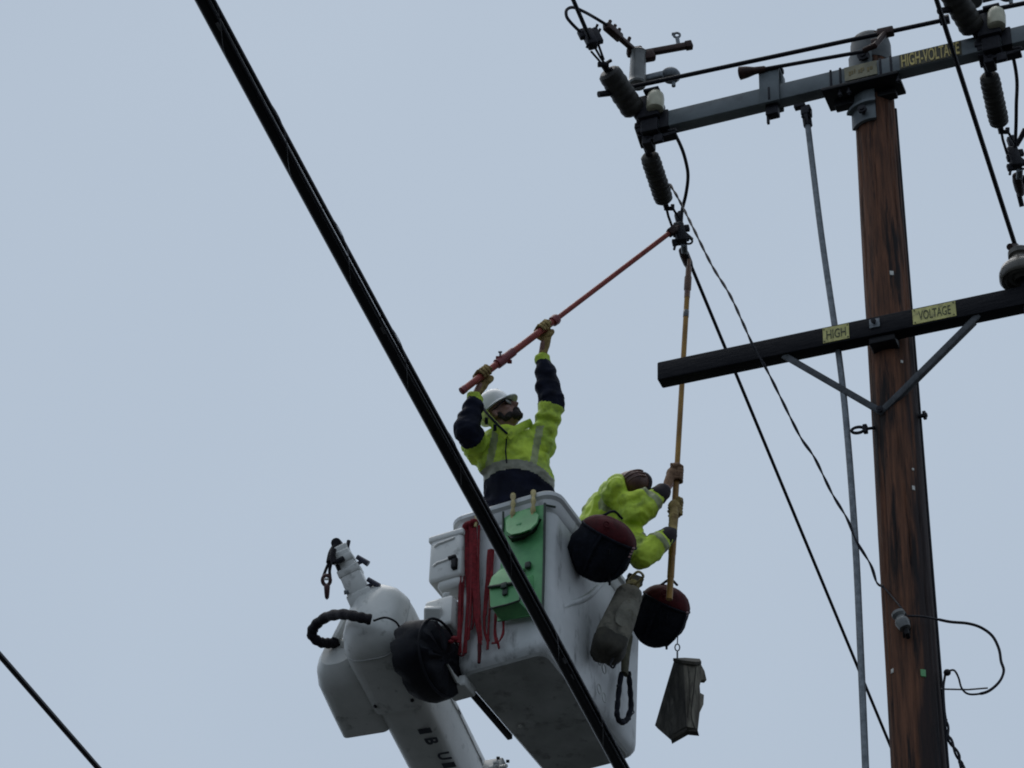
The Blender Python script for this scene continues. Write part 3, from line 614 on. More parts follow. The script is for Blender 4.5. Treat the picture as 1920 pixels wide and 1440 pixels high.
# raised moulded step of the right face
def sf(x, y, off=0): return on(x, y, BN + SN * (.012 + off), SN)
def ff(x, y, off=0): return on(x, y, BN + FN * (.012 + off), FN)
b = MB(); P_ = cr([sf(x, y, -.012) for x, y in ((1056, 1140), (1066, 1133), (1082, 1128), (1100, 1119), (1114, 1106), (1126, 1094), (1142, 1088), (1165, 1090))], 6)
b.tube(P_, [.026 * math.sin(math.pi * (i + 1) / (len(P_) + 1)) ** .5 for i in range(len(P_))], 10, flat=.9); b.build('step_moulding', M['bucket'], lift, 60)
b = MB(); 
for y0 in (1246, 1300):
    for dx in (-9, 9):
        c = sf(1128 + dx * .5, y0 + dx * .9, .014); b.tube([c + (BR * math.cos(q) * .026 + BZ * math.sin(q) * .03) for q in (2 * math.pi * k / 14 for k in range(14))], .003, 5, closed=True)
b.each('moulded_mark', M['floorpan'], lift)
b = MB(); p = BN + BL * BW * .55 + BR * .5 - BZ * .001; b.lathe(on(975, 1361, BN, BZ), -BZ, [(-.005, .014), (.006, .012), (.008, .006)], 10); b.build('base_speck', M['snow'], lift)  # bright falling speck, added as a small disc on the base
# dark skid under the bucket's inner edge
b = MB(); c0 = BN + BL * (BW - .002) + BR * .10 + BZ * .012; c1 = BN + BL * (BW - .002) + BR * .70 + BZ * .012; b.rbox(lerp(c0, c1, .5), (BL, BZ, BR), (.016, .016, .3), .005); b.build('bucket_mount_rail', M['black'], lift)

# boom
BT = at(706, 1172, 12.95); BB = at(843, 1440, 14.0)
bd = nrm(BT - BB)                                             # towards the tip
bs = nrm(bd.cross(AZ)); bs = -bs if bs.y > 0 else bs           # the side that faces right and the camera
bu = bs.cross(bd); bu = -bu if bu.z < 0 else bu
def bring2(t, hw, hh, rad, cx=0, cz=0, seg=4):
    o = []; c = BT + bd * t + bs * cx + bu * cz
    for sx, sy, a0 in ((1, 1, 0), (-1, 1, 90), (-1, -1, 180), (1, -1, 270)):
        for k in range(seg + 1):
            a = math.radians(a0 + 90 * k / seg); o.append(c + bs * (sx * (hw - rad) + rad * math.cos(a)) + bu * (sy * (hh - rad) + rad * math.sin(a)))
    return o
HW, HH = .15, .235
b = MB(); b.loft([bring2(-7, HW, HH, .09), bring2(-1, HW, HH, .09), bring2(-.42, HW, HH, .09)]); boom = b.build('boom', M['white'], lift, 35)
b = MB(); tip = [(-.45, HW + .012, HH + .012, .07), (-.1, HW + .02, HH + .02, .10), (.0, HW + .02, HH + .02, .12), (.07, HW + .008, HH + .008, .14), (.12, HW - .03, HH - .03, .11), (.15, HW - .075, HH - .075, .07), (.162, .03, .03, .028)]
b.loft([bring2(*t) for t in tip]); b.build('boom_tip_housing', M['white'], lift, 35)
# lettering down the underside of the boom, partly cut by the frame
un = -bu
def bf(x, y): return on(x, y, BT + un * HH, un)
for ch, (x, y), w_, h_ in (('I', (797, 1370), .040, .078), ('B', (810, 1389), .052, .078), ('U', (833, 1417), .06, .078), ('I', (842, 1434), .040, .078), ('E', (858, 1456), .07, .085)):
    c = bf(x, y); ux = -bd; uy = un.cross(ux)
    text_mesh(ch, c - ux * w_ / 2 - uy * h_ / 2 + un * .001, ux, uy, w_, h_, .002, 'lettering', M['print'], boom, .03)
def bsf(x, y, o_=0): return on(x, y, BT + bs * (HW + o_), bs)
for x, y in ((861, 1336), (901, 1424)):
    c = bsf(x, y); b = MB(); b.rbox(c, (bs, bu, bd), (.0015, .018, .026), .0006, 1); dcl = b.build('decal', M['white'], boom)
    b = MB()
    for k in (-1, 0, 1): b.rbox(c + bs * .002 + bd * k * .015, (bs, bu, bd), (.0012, .012, .004 if k else .007), .0004, 1)
    b.each('decal_mark', M['black'], boom)
b = MB(); b.tube([bsf(838, 1296, .002), bsf(862, 1340, .002), bsf(900, 1420, .002), bsf(910, 1445, .002)], .003, 5); b.build('boom_seam', M['floorpan'], boom)
b = MB(); b.rbox(at(926, 1441, 13.42), (bs, bu, bd), (.06, .05, .03), .008); b.tube([at(905, 1446, 13.42), at(950, 1436, 13.3)], .012, 6); b.build('fitting_bracket', M['white'], lift)
b = MB(); c = at(938, 1436, 13.3)
for i in range(6): b.rbox(c + RT * random.uniform(-.05, .04) + UP * random.uniform(-.03, .03), (bs, bu, bd), (.014, .012, .016), .004)
b.each('hydraulic_fitting', M['white'], lift)
b = MB()
for x, y in ((934, 1424), (952, 1430)): b.tube([at(x, y, 13.28), at(x, y, 13.28) + UP * .016], .010, 6)
b.each('fitting_nut', M['black'], lift)
b = MB(); P_ = [bring2(-.02, HW + .021, HH + .021, .12)[k] for k in range(20)]; b.tube(P_, .004, 5, closed=True); b.build('housing_seam', M['floorpan'], lift)
b = MB()
for k in (1, 3, 6, 8, 11, 13, 16, 18):
    for t in (-.38,):
        p = bring2(t, HW + .018, HH + .018, .09)[k]; n_ = nrm(p - (BT + bd * t)); b.lathe(p - n_ * .002, n_, [(0, .011), (.008, .011), (.01, .006)], 8)
b.each('housing_bolt', M['darksteel'], lift)
b = MB(); b.tube(cr([at(*p) for p in ((700, 1164, 12.68), (722, 1158, 12.66), (742, 1166, 12.68), (752, 1182, 12.72))], 6), .006, 6); b.build('hydraulic_hose', M['hose'], lift)
# second white housing behind the boom
c = at(664, 1283, 13.35)
def hring(t, hw, hh, rad, seg=4):
    o = []; c_ = c + bd * t
    for sx, sy, a0 in ((1, 1, 0), (-1, 1, 90), (-1, -1, 180), (1, -1, 270)):
        for k in range(seg + 1):
            a = math.radians(a0 + 90 * k / seg); o.append(c_ + bs * (sx * (hw - rad) + rad * math.cos(a)) + bu * (sy * (hh - rad) + rad * math.sin(a)))
    return o
b = MB(); b.loft([hring(-.27, .13, .14, .03), hring(-.255, .15, .16, .04), hring(-.1, .155, .165, .07), hring(.13, .155, .165, .10), hring(.21, .138, .148, .11), hring(.265, .09, .1, .07), hring(.272, .03, .03, .028)]); b.build('leveling_housing', M['white'], lift, 35)
# black sleeve hose looping at the tip
b = MB(); hp = cr([at(*p) for p in ((696, 1162, 12.68), (672, 1157, 12.68), (645, 1152, 12.75), (615, 1156, 12.9), (592, 1172, 13.0), (585, 1190, 13.05), (598, 1203, 13.08), (616, 1206, 13.1), (636, 1203, 13.12))], 6)
b.tube(hp, [.03 + .003 * math.sin(i * 1.7) for i in range(len(hp))], 10); b.build('hose_sleeve', M['hose'], lift)
b = MB()
for x, y in ((642, 1208), (634, 1200)): b.rbox(at(x, y, 13.1), (RT, UP, FW), (.012, .02, .012), .004)
b.tube([at(630, 1200, 13.1), at(650, 1160, 13.1)], .03, 8); b.each('hose_anchor', M['white'], lift)
# jib
ja = at(690, 1148, 12.95); je = at(640, 1036, 12.86); ju = nrm(je - ja); js, jt = perp(ju, FW); js = js if js.dot(RT) > 0 else -js; jt = ju.cross(js); jt = -jt if jt.dot(FW) < 0 else jt
jl = (je - ja).length
b = MB(); b.rbox(lerp(ja, je, .32), (js, jt, ju), (.062, .062, jl * .34), .012); b.rbox(lerp(ja, je, .70) , (js, jt, ju), (.050, .052, jl * .30), .01); b.rbox(lerp(ja, je, .66), (js, jt, ju), (.066, .066, .022), .006); b.rbox(lerp(ja, je, .16), (js, jt, ju), (.074, .072, .06), .012); b.rbox(lerp(ja, je, .86), (js, jt, ju), (.056, .058, .02), .005)
jib = b.build('jib', M['white'], lift, 35)
b = MB(); b.tube([lerp(ja, je, t) - js * (.055 - .012 * t) - jt * .045 for t in (.05, .3, .6, .95)], .014, 8); b.build('winch_line', M['black'], jib)
b = MB(); b.rbox(je - ju * .005, (js, jt, ju), (.05, .04, .04), .01); b.rbox(at(626, 1048, 12.86), (js, jt, ju), (.02, .03, .03), .008); b.build('jib_head', M['white'], jib)
b = MB(); b.lathe(at(632, 1020, 12.86) - jt * .03, jt, [(0, .02), (.0, .03), (.06, .03), (.06, .02)], 12); b.lathe(at(648, 1028, 12.84) - jt * .02, jt, [(0, .02), (.05, .02)], 8); b.tube([at(650, 1032, 12.84), at(654, 1014, 12.84)], .012, 6); b.rbox(at(638, 1050, 12.8), (js, jt, ju), (.025, .02, .012), .004); b.build('sheave', M['darksteel'], jib)
for x, y in ((668, 1058), (688, 1100)):
    b = MB(); q0 = at(x, y, 12.86); q1 = q0 + js * .045; b.tube([q0 - js * .03, q1], .011, 8); d2 = nrm(ju * .8 - js * .5); b.tube([q1 + d2 * .045, q1 - d2 * .035], [.014, .018], 8); b.build('locking_knob', M['navyknob'], jib)
b = MB(); b.tube([at(654, 1110, 12.86), at(645, 1111, 12.86)], .012, 6); b.rbox(at(718, 1134, 12.9), (js, jt, ju), (.03, .05, .03), .012); b.each('side_pin', M['steel'], jib)
# chain and hook hanging from the jib
hook = thing('winch_hook', at(616, 1060, 12.84), 'dark chain and hook with a silver latch hanging from the jib head', 'hook')
b = MB()
b.tube(cr([at(630, 1024, 12.85), at(622, 1038, 12.84), at(618, 1055, 12.84)], 4), [.022] * 9, 8); b.tube(cr([at(626, 1030, 12.8), at(623, 1045, 12.8), at(626, 1056, 12.8)], 4), .016, 8)
b.tube(cr([at(618, 1052, 12.84), at(611, 1068, 12.84), at(606, 1082, 12.84)], 4), .009, 6); b.tube(cr([at(621, 1054, 12.84), at(618, 1070, 12.84), at(619, 1082, 12.84)], 4), .01, 6); b.build('rope_end', M['hose'], hook)
b = MB(); rc = at(612, 1088, 12.84); b.tube([rc + RT * .022 * math.cos(q) + UP * .028 * math.sin(q) for q in (2 * math.pi * k / 14 for k in range(14))], .011, 8, closed=True); b.lathe(at(613, 1096, 12.84), -UP, [(0, .012), (.01, .018), (.05, .015), (.075, .012), (.085, .003)], 10); b.build('hook_body', mat('dark_red_hook', (.09, .03, .03), (.03, .014, .016), 30, .5), hook)
b = MB(); b.rbox(at(612, 1086, 12.82), (RT, UP, FW), (.014, .006, .006), .002); b.build('latch', M['snow'], hook)

# round black cover on the bucket pivot
cx_ = at(806, 1236, 12.82)
ca = nrm(V((.84, -.50, -.12))); u_, v_ = perp(ca, bd); v_ = nrm(bd - ca * bd.dot(ca)); u_ = v_.cross(ca)
b = MB(); rings = []
for t, r_ in ((-.14, .16), (-.12, .225), (-.05, .25), (.03, .252), (.075, .235), (.095, .19), (.10, .12), (.102, .05)):
    rg = []
    for k in range(36):
        q = 2 * math.pi * k / 36; rr = r_ * (1 + .06 * noise.noise(V((math.cos(q) * 2.4, math.sin(q) * 2.4, t * 9 + 3))) + .045 * noise.noise(V((math.cos(q) * 6, math.sin(q) * 6, t * 5))) - .10 * max(0, math.sin(q)) ** 2)
        rg.append(cx_ + ca * (t + .035 * noise.noise(V((math.cos(q) * 4, math.sin(q) * 4, r_ * 9)))) + u_ * rr * math.cos(q) * .74 + v_ * rr * math.sin(q) * 1.08)
    rings.append(rg)
b.loft(rings); b.build('pivot_cover', M['vinyl'], lift, 50)
b = MB(); b.prism([p + ca * .108 for p in (on(806, 1250, cx_, ca), on(818, 1268, cx_, ca), on(842, 1292, cx_, ca), on(858, 1303, cx_, ca), on(846, 1303, cx_, ca), on(822, 1283, cx_, ca))], ca * .012); b.build('pivot_arm', M['white'], lift)
b = MB(); b.tube([cx_ + ca * .07 + (u_ * math.cos(q) * .82 + v_ * math.sin(q)) * .237 for q in (2 * math.pi * k / 40 for k in range(40))], .008, 6, closed=True); b.build('cover_hem', M['vinyl'], lift)
# mount between pivot and bucket
b = MB(); c = at(836, 1165, 12.95); b.rbox(c, (BL, BR, BZ), (.09, .1, .10), .02); b.rbox(at(862, 1290, 12.98), (BL, BR, BZ), (.07, .07, .035), .015); b.rbox(at(850, 1230, 13.05), (BL, BR, BZ), (.05, .1, .16), .02)
b.rbox(at(812, 1160, 12.9), (RT, UP, FW), (.05, .07, .06), .015); b.build('bucket_mount', M['white'], lift, 35)
b = MB(); b.lathe(at(838, 1126, 12.9), UP, [(0, .024), (.03, .024), (.045, .018)], 12); b.build('mount_cap', M['white'], lift)
# control box cover
cb = at(849, 1066, 12.98); q0, q1, q2 = BL, BR, BZ
b = MB(); b.rbox(cb + BZ * .02, (BL, BR, BZ), (.105, .10, .16), .022, 3); b.rbox(cb - BZ * .15 - BL * .02, (BL, BR, BZ), (.08, .08, .04), .03, 3)
b.rbox(cb + BZ * .17, (BL, BR, BZ), (.112, .107, .022), .01, 3); box_ = b.build('control_box', M['white'], lift, 35)
b = MB()
for dz in (.12, -.02):
    p = cb + BZ * dz - BR * .102; b.tube(cr([p - BL * -.07 - BZ * .015, p - BL * -.05, p + BL * .0 + BZ * .004, p - BL * .06 + BZ * .012], 4), .008, 6)
b.each('moulded_rib', M['white'], box_)
b = MB(); b.rbox(at(852, 1056, 12.84), (BL, BR, BZ), (.016, .016, .04), .006); b.rbox(at(848, 1045, 12.84), (BL, BR, BZ), (.024, .012, .009), .003); b.build('latch', M['black'], lift)

# ------------------------------------------------------------------ green tool board hung on the bucket rim
gb = thing('tool_board', ff(980, 960, .05), 'bright green plastic tool board with two pouches hooked on the bucket front', 'tool board')
G = lambda x, y, o_=.045: ff(x, y, o_)
b = MB(); b.prism([G(944, 972), G(960, 962), G(1000, 950), G(1021, 946), G(1017, 1150), G(932, 1164)], -FN * .012); b.build('backing_board', M['green'], gb, 20)
b = MB(); b.tube([G(1021.5, 944, .05), G(1020, 1050, .05), G(1017.5, 1150, .05)], .0085, 6); b.tube([G(943.5, 960, .05), G(943.5, 985, .05), G(942, 1000, .05)], .0075, 6); b.tube([G(1022, 947, .03), G(1042, 951, -.005)], .007, 6); b.each('edge_trim', M['greend'], gb)
# upper flap: a bent lobe that stands off the board, dark underneath
lob = [(948, 975, .06), (962, 962, .06), (985, 955, .06), (1002, 957, .06), (1010, 966, .075), (1006, 980, .10), (994, 992, .12), (975, 999, .125), (958, 1002, .12), (949, 996, .10)]
b = MB(); b.prism([G(*p) for p in lob], -FN * .012); b.build('pouch_flap', M['green'], gb, 25)
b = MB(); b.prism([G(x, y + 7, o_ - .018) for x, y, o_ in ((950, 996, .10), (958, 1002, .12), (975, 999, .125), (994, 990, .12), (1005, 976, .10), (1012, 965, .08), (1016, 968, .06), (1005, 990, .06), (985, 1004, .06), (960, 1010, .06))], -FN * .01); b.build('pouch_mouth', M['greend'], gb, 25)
b = MB(); b.rbox(G(973, 983, .098), (BL, FN, BZ), (.016, .004, .008), .003); b.build('snap', M['green'], gb)
# lower pouch box
def quad(pts_front, depth_pts, m, name):
    b = MB(); n = len(pts_front); b.add(pts_front + depth_pts, [tuple(range(n)), tuple(reversed(range(n, 2 * n)))] + [(i, (i + 1) % n, n + (i + 1) % n, n + i) for i in range(n)]); return b.build(name, m, gb, 30)
F_ = .135
quad([G(918, 1102, F_), G(970, 1090, F_), G(976, 1122, F_), G(972, 1128, F_), G(924, 1140, F_), G(919, 1136, F_)], [G(932, 1092, .046), G(1000, 1078, .046), G(1002, 1130, .046), G(996, 1152, .046), G(940, 1162, .046), G(934, 1158, .046)], M['green'], 'lower_pouch')
quad([G(917, 1098, F_ + .014), G(922, 1082, F_ + .012), G(935, 1070, .12), G(955, 1064, .11), G(968, 1074, .125), G(972, 1088, F_ + .014)], [G(917, 1099, F_ + .002), G(926, 1080, .05), G(938, 1066, .05), G(958, 1060, .05), G(985, 1066, .05), G(976, 1090, .05)], M['green'], 'lower_flap')
b = MB(); b.tube([G(916, 1101, F_ + .012), G(944, 1097, F_ + .014), G(972, 1091, F_ + .012)], .009, 6); b.rbox(G(945, 1098, F_ + .02), (BL, FN, BZ), (.018, .008, .02), .005); b.rbox(G(947, 1108, F_ + .008), (BL, FN, BZ), (.016, .008, .03), .006); b.each('buckle_strap', M['greend'], gb)
b = MB(); b.rbox(G(990, 1060, .06), (BL, FN, BZ), (.018, .012, .022), .008); b.build('grommet', M['greend'], gb)
b = MB(); b.tube([G(918, 1141, F_ + .004), G(950, 1134, F_ + .004), G(974, 1126, F_ + .004), G(977, 1112, F_ + .004)], .006, 6); b.build('pouch_seam', M['greend'], gb)
for x, y in ((962, 940), (1000, 934)):
    b = MB(); b.tube(cr([G(x, y - 12, .0), G(x, y - 8, .055), G(x, y + 8, .07), G(x - 1, y + 28, .066)], 4), [.013 + .004 * math.sin(i * 1.9) for i in range(13)], 8); b.tube([G(x - 1, y + 28, .064), G(x - 1, y + 36, .06)], .011, 8); b.build('hook', M['tan'], gb)

# ------------------------------------------------------------------ red slings
def sling(pts, label, wd=.02):
    P_ = cr([ff(x, y, o_) for x, y, o_ in pts], 6)
    b = MB(); b.tube(P_, wd / 2, 8, flat=.34, up=FN)
    return b.build('red_sling', M['redstrap'], loc=P_[0])
def sl(name_pts, label):
    o = None
    for i, (pts, wd) in enumerate(name_pts):
        if i == 0: root = thing('red_sling', ff(pts[0][0], pts[0][1], pts[0][2]), label, 'sling', 'red slings hanging on the bucket front')
        P_ = cr([ff(x, y, o_) for x, y, o_ in pts], 6); b = MB(); b.tube(P_, wd / 2, 8, flat=3.2 if False else 1.0, up=FN)
        b = MB()
        ring = []
        for k, p in enumerate(P_):
            t = nrm(P_[min(k + 1, len(P_) - 1)] - P_[max(k - 1, 0)]); s_ = nrm(t.cross(FN)); h_ = wd / 2 * (1 + .12 * math.sin(k * .9 + i * 2))
            tw_ = .7 * math.sin(k * .23 + i * 1.7); s2 = s_ * math.cos(tw_) + FN * math.sin(tw_); n2 = FN * math.cos(tw_) - s_ * math.sin(tw_)
            ring.append([p + s2 * h_ + n2 * .003, p + s2 * h_ - n2 * .003, p - s2 * h_ - n2 * .003, p - s2 * h_ + n2 * .003])
        b.loft(ring); b.build('webbing', M['redstrap'], root, 50)
    return root
r1 = sl([([(872, 985, .05), (868, 1040, .035), (866, 1120, .03), (864, 1180, .03), (862, 1226, .03)], .026), ([(876, 985, .05), (877, 1050, .04), (877, 1130, .03), (871, 1226, .03)], .034), ([(868, 988, .055), (864, 1050, .05), (862, 1130, .04), (860, 1205, .035)], .02)], 'longest red sling, hanging on the bucket front against its outer corner')
b = MB(); b.ell(ff(880, 985, .05), (BL, FN, BZ), (.045, .03, .025), 12, 7); b.ell(ff(889, 980, .055), (BL, FN, BZ), (.03, .028, .022), 10, 6); b.build('knot', M['redstrap'], r1)
b = MB(); b.tube([ff(862, 1226, .03), ff(862, 1229, .035), ff(868, 1230, .035), ff(871, 1226, .03)], .006, 6); b.build('end_loop', M['reddark'], r1)
r2 = sl([([(888, 990, .055), (890, 1050, .045), (892, 1120, .04), (897, 1180, .035), (900, 1212, .03)], .034), ([(882, 985, .06), (883, 1060, .055), (882, 1150, .045), (878, 1200, .04)], .018), ([(898, 985, .05), (897, 1060, .05), (898, 1130, .045), (902, 1200, .035)], .016)], 'red sling with a dark dangling tail, second from the bucket front corner')
b = MB(); b.tube([ff(899, 1208, .035), ff(899, 1225, .035), ff(898, 1243, .035)], [.012, .011, .009], 8); b.build('tail', M['reddark'], r2)
r3 = sl([([(884, 988, .045), (886, 1080, .035), (888, 1150, .03), (886, 1176, .03), (880, 1181, .03), (876, 1178, .03)], .012)], 'thin red sling ending in a small upturned loop between wider slings')
r4 = sl([([(918, 1030, .03), (914, 1090, .03), (910, 1140, .03), (908, 1160, .03)], .024), ([(924, 1030, .03), (921, 1090, .03), (917, 1160, .03), (914, 1218, .03)], .018), ([(908, 1150, .03), (909, 1185, .03), (916, 1203, .03)], .02)], 'red sling passing behind the lower green pouch, near the middle of the bucket front')
r5 = sl([([(930, 1150, .03), (928, 1180, .03), (930, 1204, .03)], .016), ([(944, 1162, .03), (943, 1188, .03), (934, 1204, .03), (922, 1206, .03)], .014), ([(931, 1196, .03), (936, 1216, .03)], .014)], 'short red sling loop showing below the lower green pouch')
b = MB(); b.tube(cr([ff(893, 968, .06), ff(893, 976, .062), ff(891, 988, .06)], 4), .009, 8); b.build('rim_hook', M['tan'], r1)
b = MB(); b.ell(at(852, 1198, 12.75), (RT, UP, FW), (.022, .018, .02), 10, 6); b.ell(at(846, 1203, 12.75), (RT, UP, FW), (.018, .012, .015), 10, 6); mark(b.build('red_rag', M['redstrap']), 'small red cloth tied at the pivot beside the black cover', 'cloth')

# ------------------------------------------------------------------ tool bags on the right face
def bag(c, r, h, tilt, label, spec):
    ax = nrm(UP * math.cos(tilt) + RT * math.sin(tilt) + FW * -.12); u_ = nrm(RT - ax * RT.dot(ax)); v_ = ax.cross(u_)
    L = thing('tool_bag', c, label, 'tool bag', 'black tool bags hung on the bucket side')
    def rg(t, rr, sq=1.0, wob=.03, n=32, sd=0):
        o = []
        for k in range(n):
            q = 2 * math.pi * k / n; w_ = 1 + wob * noise.noise(V((math.cos(q) * 2 + sd, math.sin(q) * 2, t * 11)))
            o.append(c + ax * t + (u_ * math.cos(q) + v_ * math.sin(q) * .8) * rr * w_)
        return o
    sd = c.x * 10
    def bump(q, t): return .075 * noise.noise(V((math.cos(q) * 2.2 + sd, math.sin(q) * 2.2, t * 7))) + .05 * noise.noise(V((math.cos(q) * 5 + sd, math.sin(q) * 5, t * 16))) + .03 * noise.noise(V((math.cos(q) * 9 + sd, math.sin(q) * 9, t * 34)))
    def rb(t, rr, k=1.0, n=48): return [c + ax * (t + .25 * r * bump(q + 2, t)) + (u_ * math.cos(q) + v_ * math.sin(q) * .8) * rr * (1 + k * bump(q, t)) for q in (2 * math.pi * k_ / n for k_ in range(n))]
    b = MB(); b.loft([rb(h * t, r * f, k) for t, f, k in ((-.50, .14, 1.2), (-.485, .33, 1.6), (-.445, .53, 1.8), (-.38, .72, 1.9), (-.30, .865, 1.9), (-.21, .96, 1.8), (-.11, 1.02, 1.6), (-.02, 1.045, 1.4), (.06, 1.04, 1.2), (.13, 1.02, 1.0), (.19, 1.0, .8), (.24, .97, .5))]); b.build('pouch', M['bag'], L, 60)
    b = MB(); b.loft([rb(h * t, r * f, .4) for t, f in ((.215, .97), (.235, 1.005), (.29, .965), (.35, .87), (.405, .73), (.45, .54), (.475, .33), (.485, .12))]); b.build('cover', M['reddark'], L, 50)
    b = MB()
    for q0 in (-1.9, -.7, .5): b.tube([c + ax * h * t + (u_ * math.cos(q0) + v_ * math.sin(q0) * .8) * r * f * 1.02 * (1 + bump(q0, h * t)) for t, f in ((.23, .99), (.14, 1.02), (0, 1.06), (-.2, 1.0), (-.37, .82))], .011, 6)
    b.each('strap', M['bag'], L)
    b = MB(); b.tube([c + ax * h * .235 + (u_ * math.cos(q) + v_ * math.sin(q) * .8) * r * .995 for q in (2 * math.pi * k_ / 40 for k_ in range(40))], .008, 6, closed=True); b.build('hem', M['bag'], L)
    p = c + ax * h * .40 - v_ * r * .55; side_ = v_ if v_.dot(FW) < 0 else -v_
    b = MB(); rc = c + ax * h * .38 + side_ * r * .62 - u_ * r * .32; n_ = nrm(side_ + ax); e1, e2 = perp(n_); b.tube([rc + n_ * .012 + (e1 * math.cos(q) + e2 * math.sin(q)) * .018 for q in (2 * math.pi * k / 14 for k in range(14))], .005, 6, closed=True); b.build('grommet', M['reddark'], L)
    b = MB()
    for k in range(4): b.rbox(c + ax * (h * .25 - k * .018) + (u_ * .86 + side_ * .42 * .8 / .8) * r * (1.0) + side_ * .01, (nrm(u_ + side_ * .5), ax, nrm(side_ - u_ * .5)), (.004, .005, .014 - .002 * (k % 2)), .001, 1)
    b.build('printed_label', mat('pink_print', (.4, .25, .25), (.25, .15, .16), 40, .7), L)
    b = MB(); b.tube([c + ax * h * (.1 - .5 * t) + u_ * r * (.1 + .62 * t) + side_ * r * .85 * (1 - .45 * t) for t in (0, .3, .6, 1)], .007, 6); b.build('side_cord', M['strand'], L)
    b = MB(); b.tube(cr([c + ax * h * .44 - u_ * r * .5, c + ax * h * .56 - u_ * r * .2 - side_ * .05, c + ax * h * .5 + u_ * r * .2 - side_ * .1], 5), .008, 6); b.build('handle', M['bag'], L)
    return L, ax, u_, side_
bag(at(1129, 1029, 12.86), .172, .385, math.radians(27), 'black tool bag with red cover hanging below the bent worker, nearest the bucket corner', 0)
bag(at(1238, 1155, 13.5), .147, .385, math.radians(24), 'black tool bag with red cover behind the foot of the yellow stick', 1)

# pale canvas roll
a = at(1184, 1104, 13.1); e = at(1137, 1222, 13.0); ax = nrm(a - e); ln = (a - e).length
cv = thing('canvas_bag', lerp(a, e, .5), 'dirty pale canvas tool roll tied at the neck, hanging between the two black bags', 'canvas bag')
u_, v_ = perp(ax, FW)
def cvr(t, r_):
    o = []
    for k in range(40):
        q = 2 * math.pi * k / 40; cq, sq = math.cos(q), math.sin(q)
        w_ = 1 - .09 * math.cos(4 * q + .6) + .10 * noise.noise(V((cq * 2, sq * 2, t * 8))) + .06 * noise.noise(V((cq * 5, sq * 5, t * 14 + 4))) + .05 * (.3 - abs(noise.noise(V((cq * 4 + t * 9, sq * 4, t * 7 + 9)))))
        o.append(e + ax * (t + .012 * noise.noise(V((cq * 3, sq * 3, t * 5 + 2)))) + (u_ * cq + v_ * sq) * r_ * w_)
    return o
prof = [(-.04, .03), (-.037, .062), (-.022, .085), (.0, .095), (.04, .100), (.08, .102), (.12, .103), (.16, .104), (.2, .101), (.24, .098), (.28, .093), (ln * .86, .084), (ln * .92, .072), (ln * .96, .056), (ln, .036), (ln + .02, .026), (ln + .05, .04), (ln + .07, .055)]
b = MB(); b.loft([cvr(*p) for p in prof]); b.build('canvas_body', M['canvas'], cv, 60)
b = MB(); b.loft([cvr(t, r_ * 1.02 + .001) for t, r_ in [(-.044, .028)] + prof[1:6]]); b.build('dark_base', M['dkcanvas'], cv, 60)  # lowest part of the roll in a darker canvas colour
fv = -nrm(FW - ax * FW.dot(ax)); fu = ax.cross(fv)
pc = lerp(a, e, .52); pv = [(math.cos(q) * .062, math.sin(q) * .115) for q in (2 * math.pi * k / 16 for k in range(16))]
b = MB(); wob_ = lambda x, y: math.sqrt(max(.106 ** 2 - (x) ** 2, 0))
rings = [[pc + fu * (x * s2 + .02) + ax * (y * s2 + x * .5 * s2) + fv * (wob_(x * s2 + .02, 0) + .006 * (1 - s2) - .001 + .007 * noise.noise(V((x * s2 * 30, y * s2 * 30, 1)))) for x, y in pv] for s2 in (1.0, .9, .5, .05)]
b.loft(rings); b.build('flap_patch', M['canvasl'], cv, 60)
b = MB()
for k in range(3): b.tube([a + ax * (.01 + .012 * k) + (u_ * math.cos(q) + v_ * math.sin(q)) * .036 for q in (2 * math.pi * j / 14 for j in range(14))], .007, 6, closed=True)
b.tube(cr([a + fv * .03, at(1206, 1082, 13.0), at(1196, 1072, 12.95), at(1180, 1086, 13.0)], 5), .008, 6); b.build('tie_cord', M['tan'], cv)
b = MB(); b.tube(cr([at(1150, 1234, 12.95), at(1144, 1246, 12.95), at(1150, 1252, 12.95), at(1156, 1242, 12.95)], 5), .006, 6); b.build('base_clip', M['black'], cv)

# dark strap loop
sp_ = thing('strap_loop', sf(1172, 1240, .06), 'dark serrated strap loop hanging below the pale canvas roll', 'strap')
b = MB(); b.tube([sf(1180, 1190, .07), sf(1173, 1225, .07), sf(1171, 1264, .06)], [.035, .042, .034], 12, flat=.5, up=SN); b.build('sleeve', M['olivestrap'], sp_)
P_ = cr([sf(x, y, .045) for x, y in ((1165, 1262), (1161, 1290), (1158, 1320), (1157, 1340), (1162, 1352), (1170, 1354), (1178, 1344), (1183, 1325), (1182, 1300), (1180, 1275), (1178, 1260))], 6)
b = MB(); b.tube(P_, [.013 * (1 + .35 * abs(math.sin(i * .62))) for i in range(len(P_))], 8); b.build('loop', M['bag'], sp_)
b = MB()
for i in range(6, 50, 6): 
    p = P_[i]; b.rbox(p + (BR * (1 if i > 30 else -1)) * .016, (BR, BZ, SN), (.010, .008, .006), .002)
b.tube([sf(1184, 1326, .05), sf(1189, 1336, .05), sf(1184, 1341, .05), sf(1181, 1334, .05)], .004, 5); b.each('serration', M['bag'], sp_)

# hanging scabbard of grey leather
Yh = 13.55
sc_ = thing('leather_scabbard', at(1275, 1300, Yh), 'weathered grey leather scabbard hanging on a clip beneath a black tool bag', 'scabbard')
fr = [(1264, 1236), (1276, 1234), (1303, 1237), (1315, 1240), (1321, 1258), (1325, 1275), (1315, 1273), (1312, 1284), (1313, 1300), (1320, 1304), (1319, 1321), (1312, 1335), (1309, 1372)]
lft = [(1262, 1240), (1252, 1278), (1242, 1312), (1229, 1358)]
b = MB()
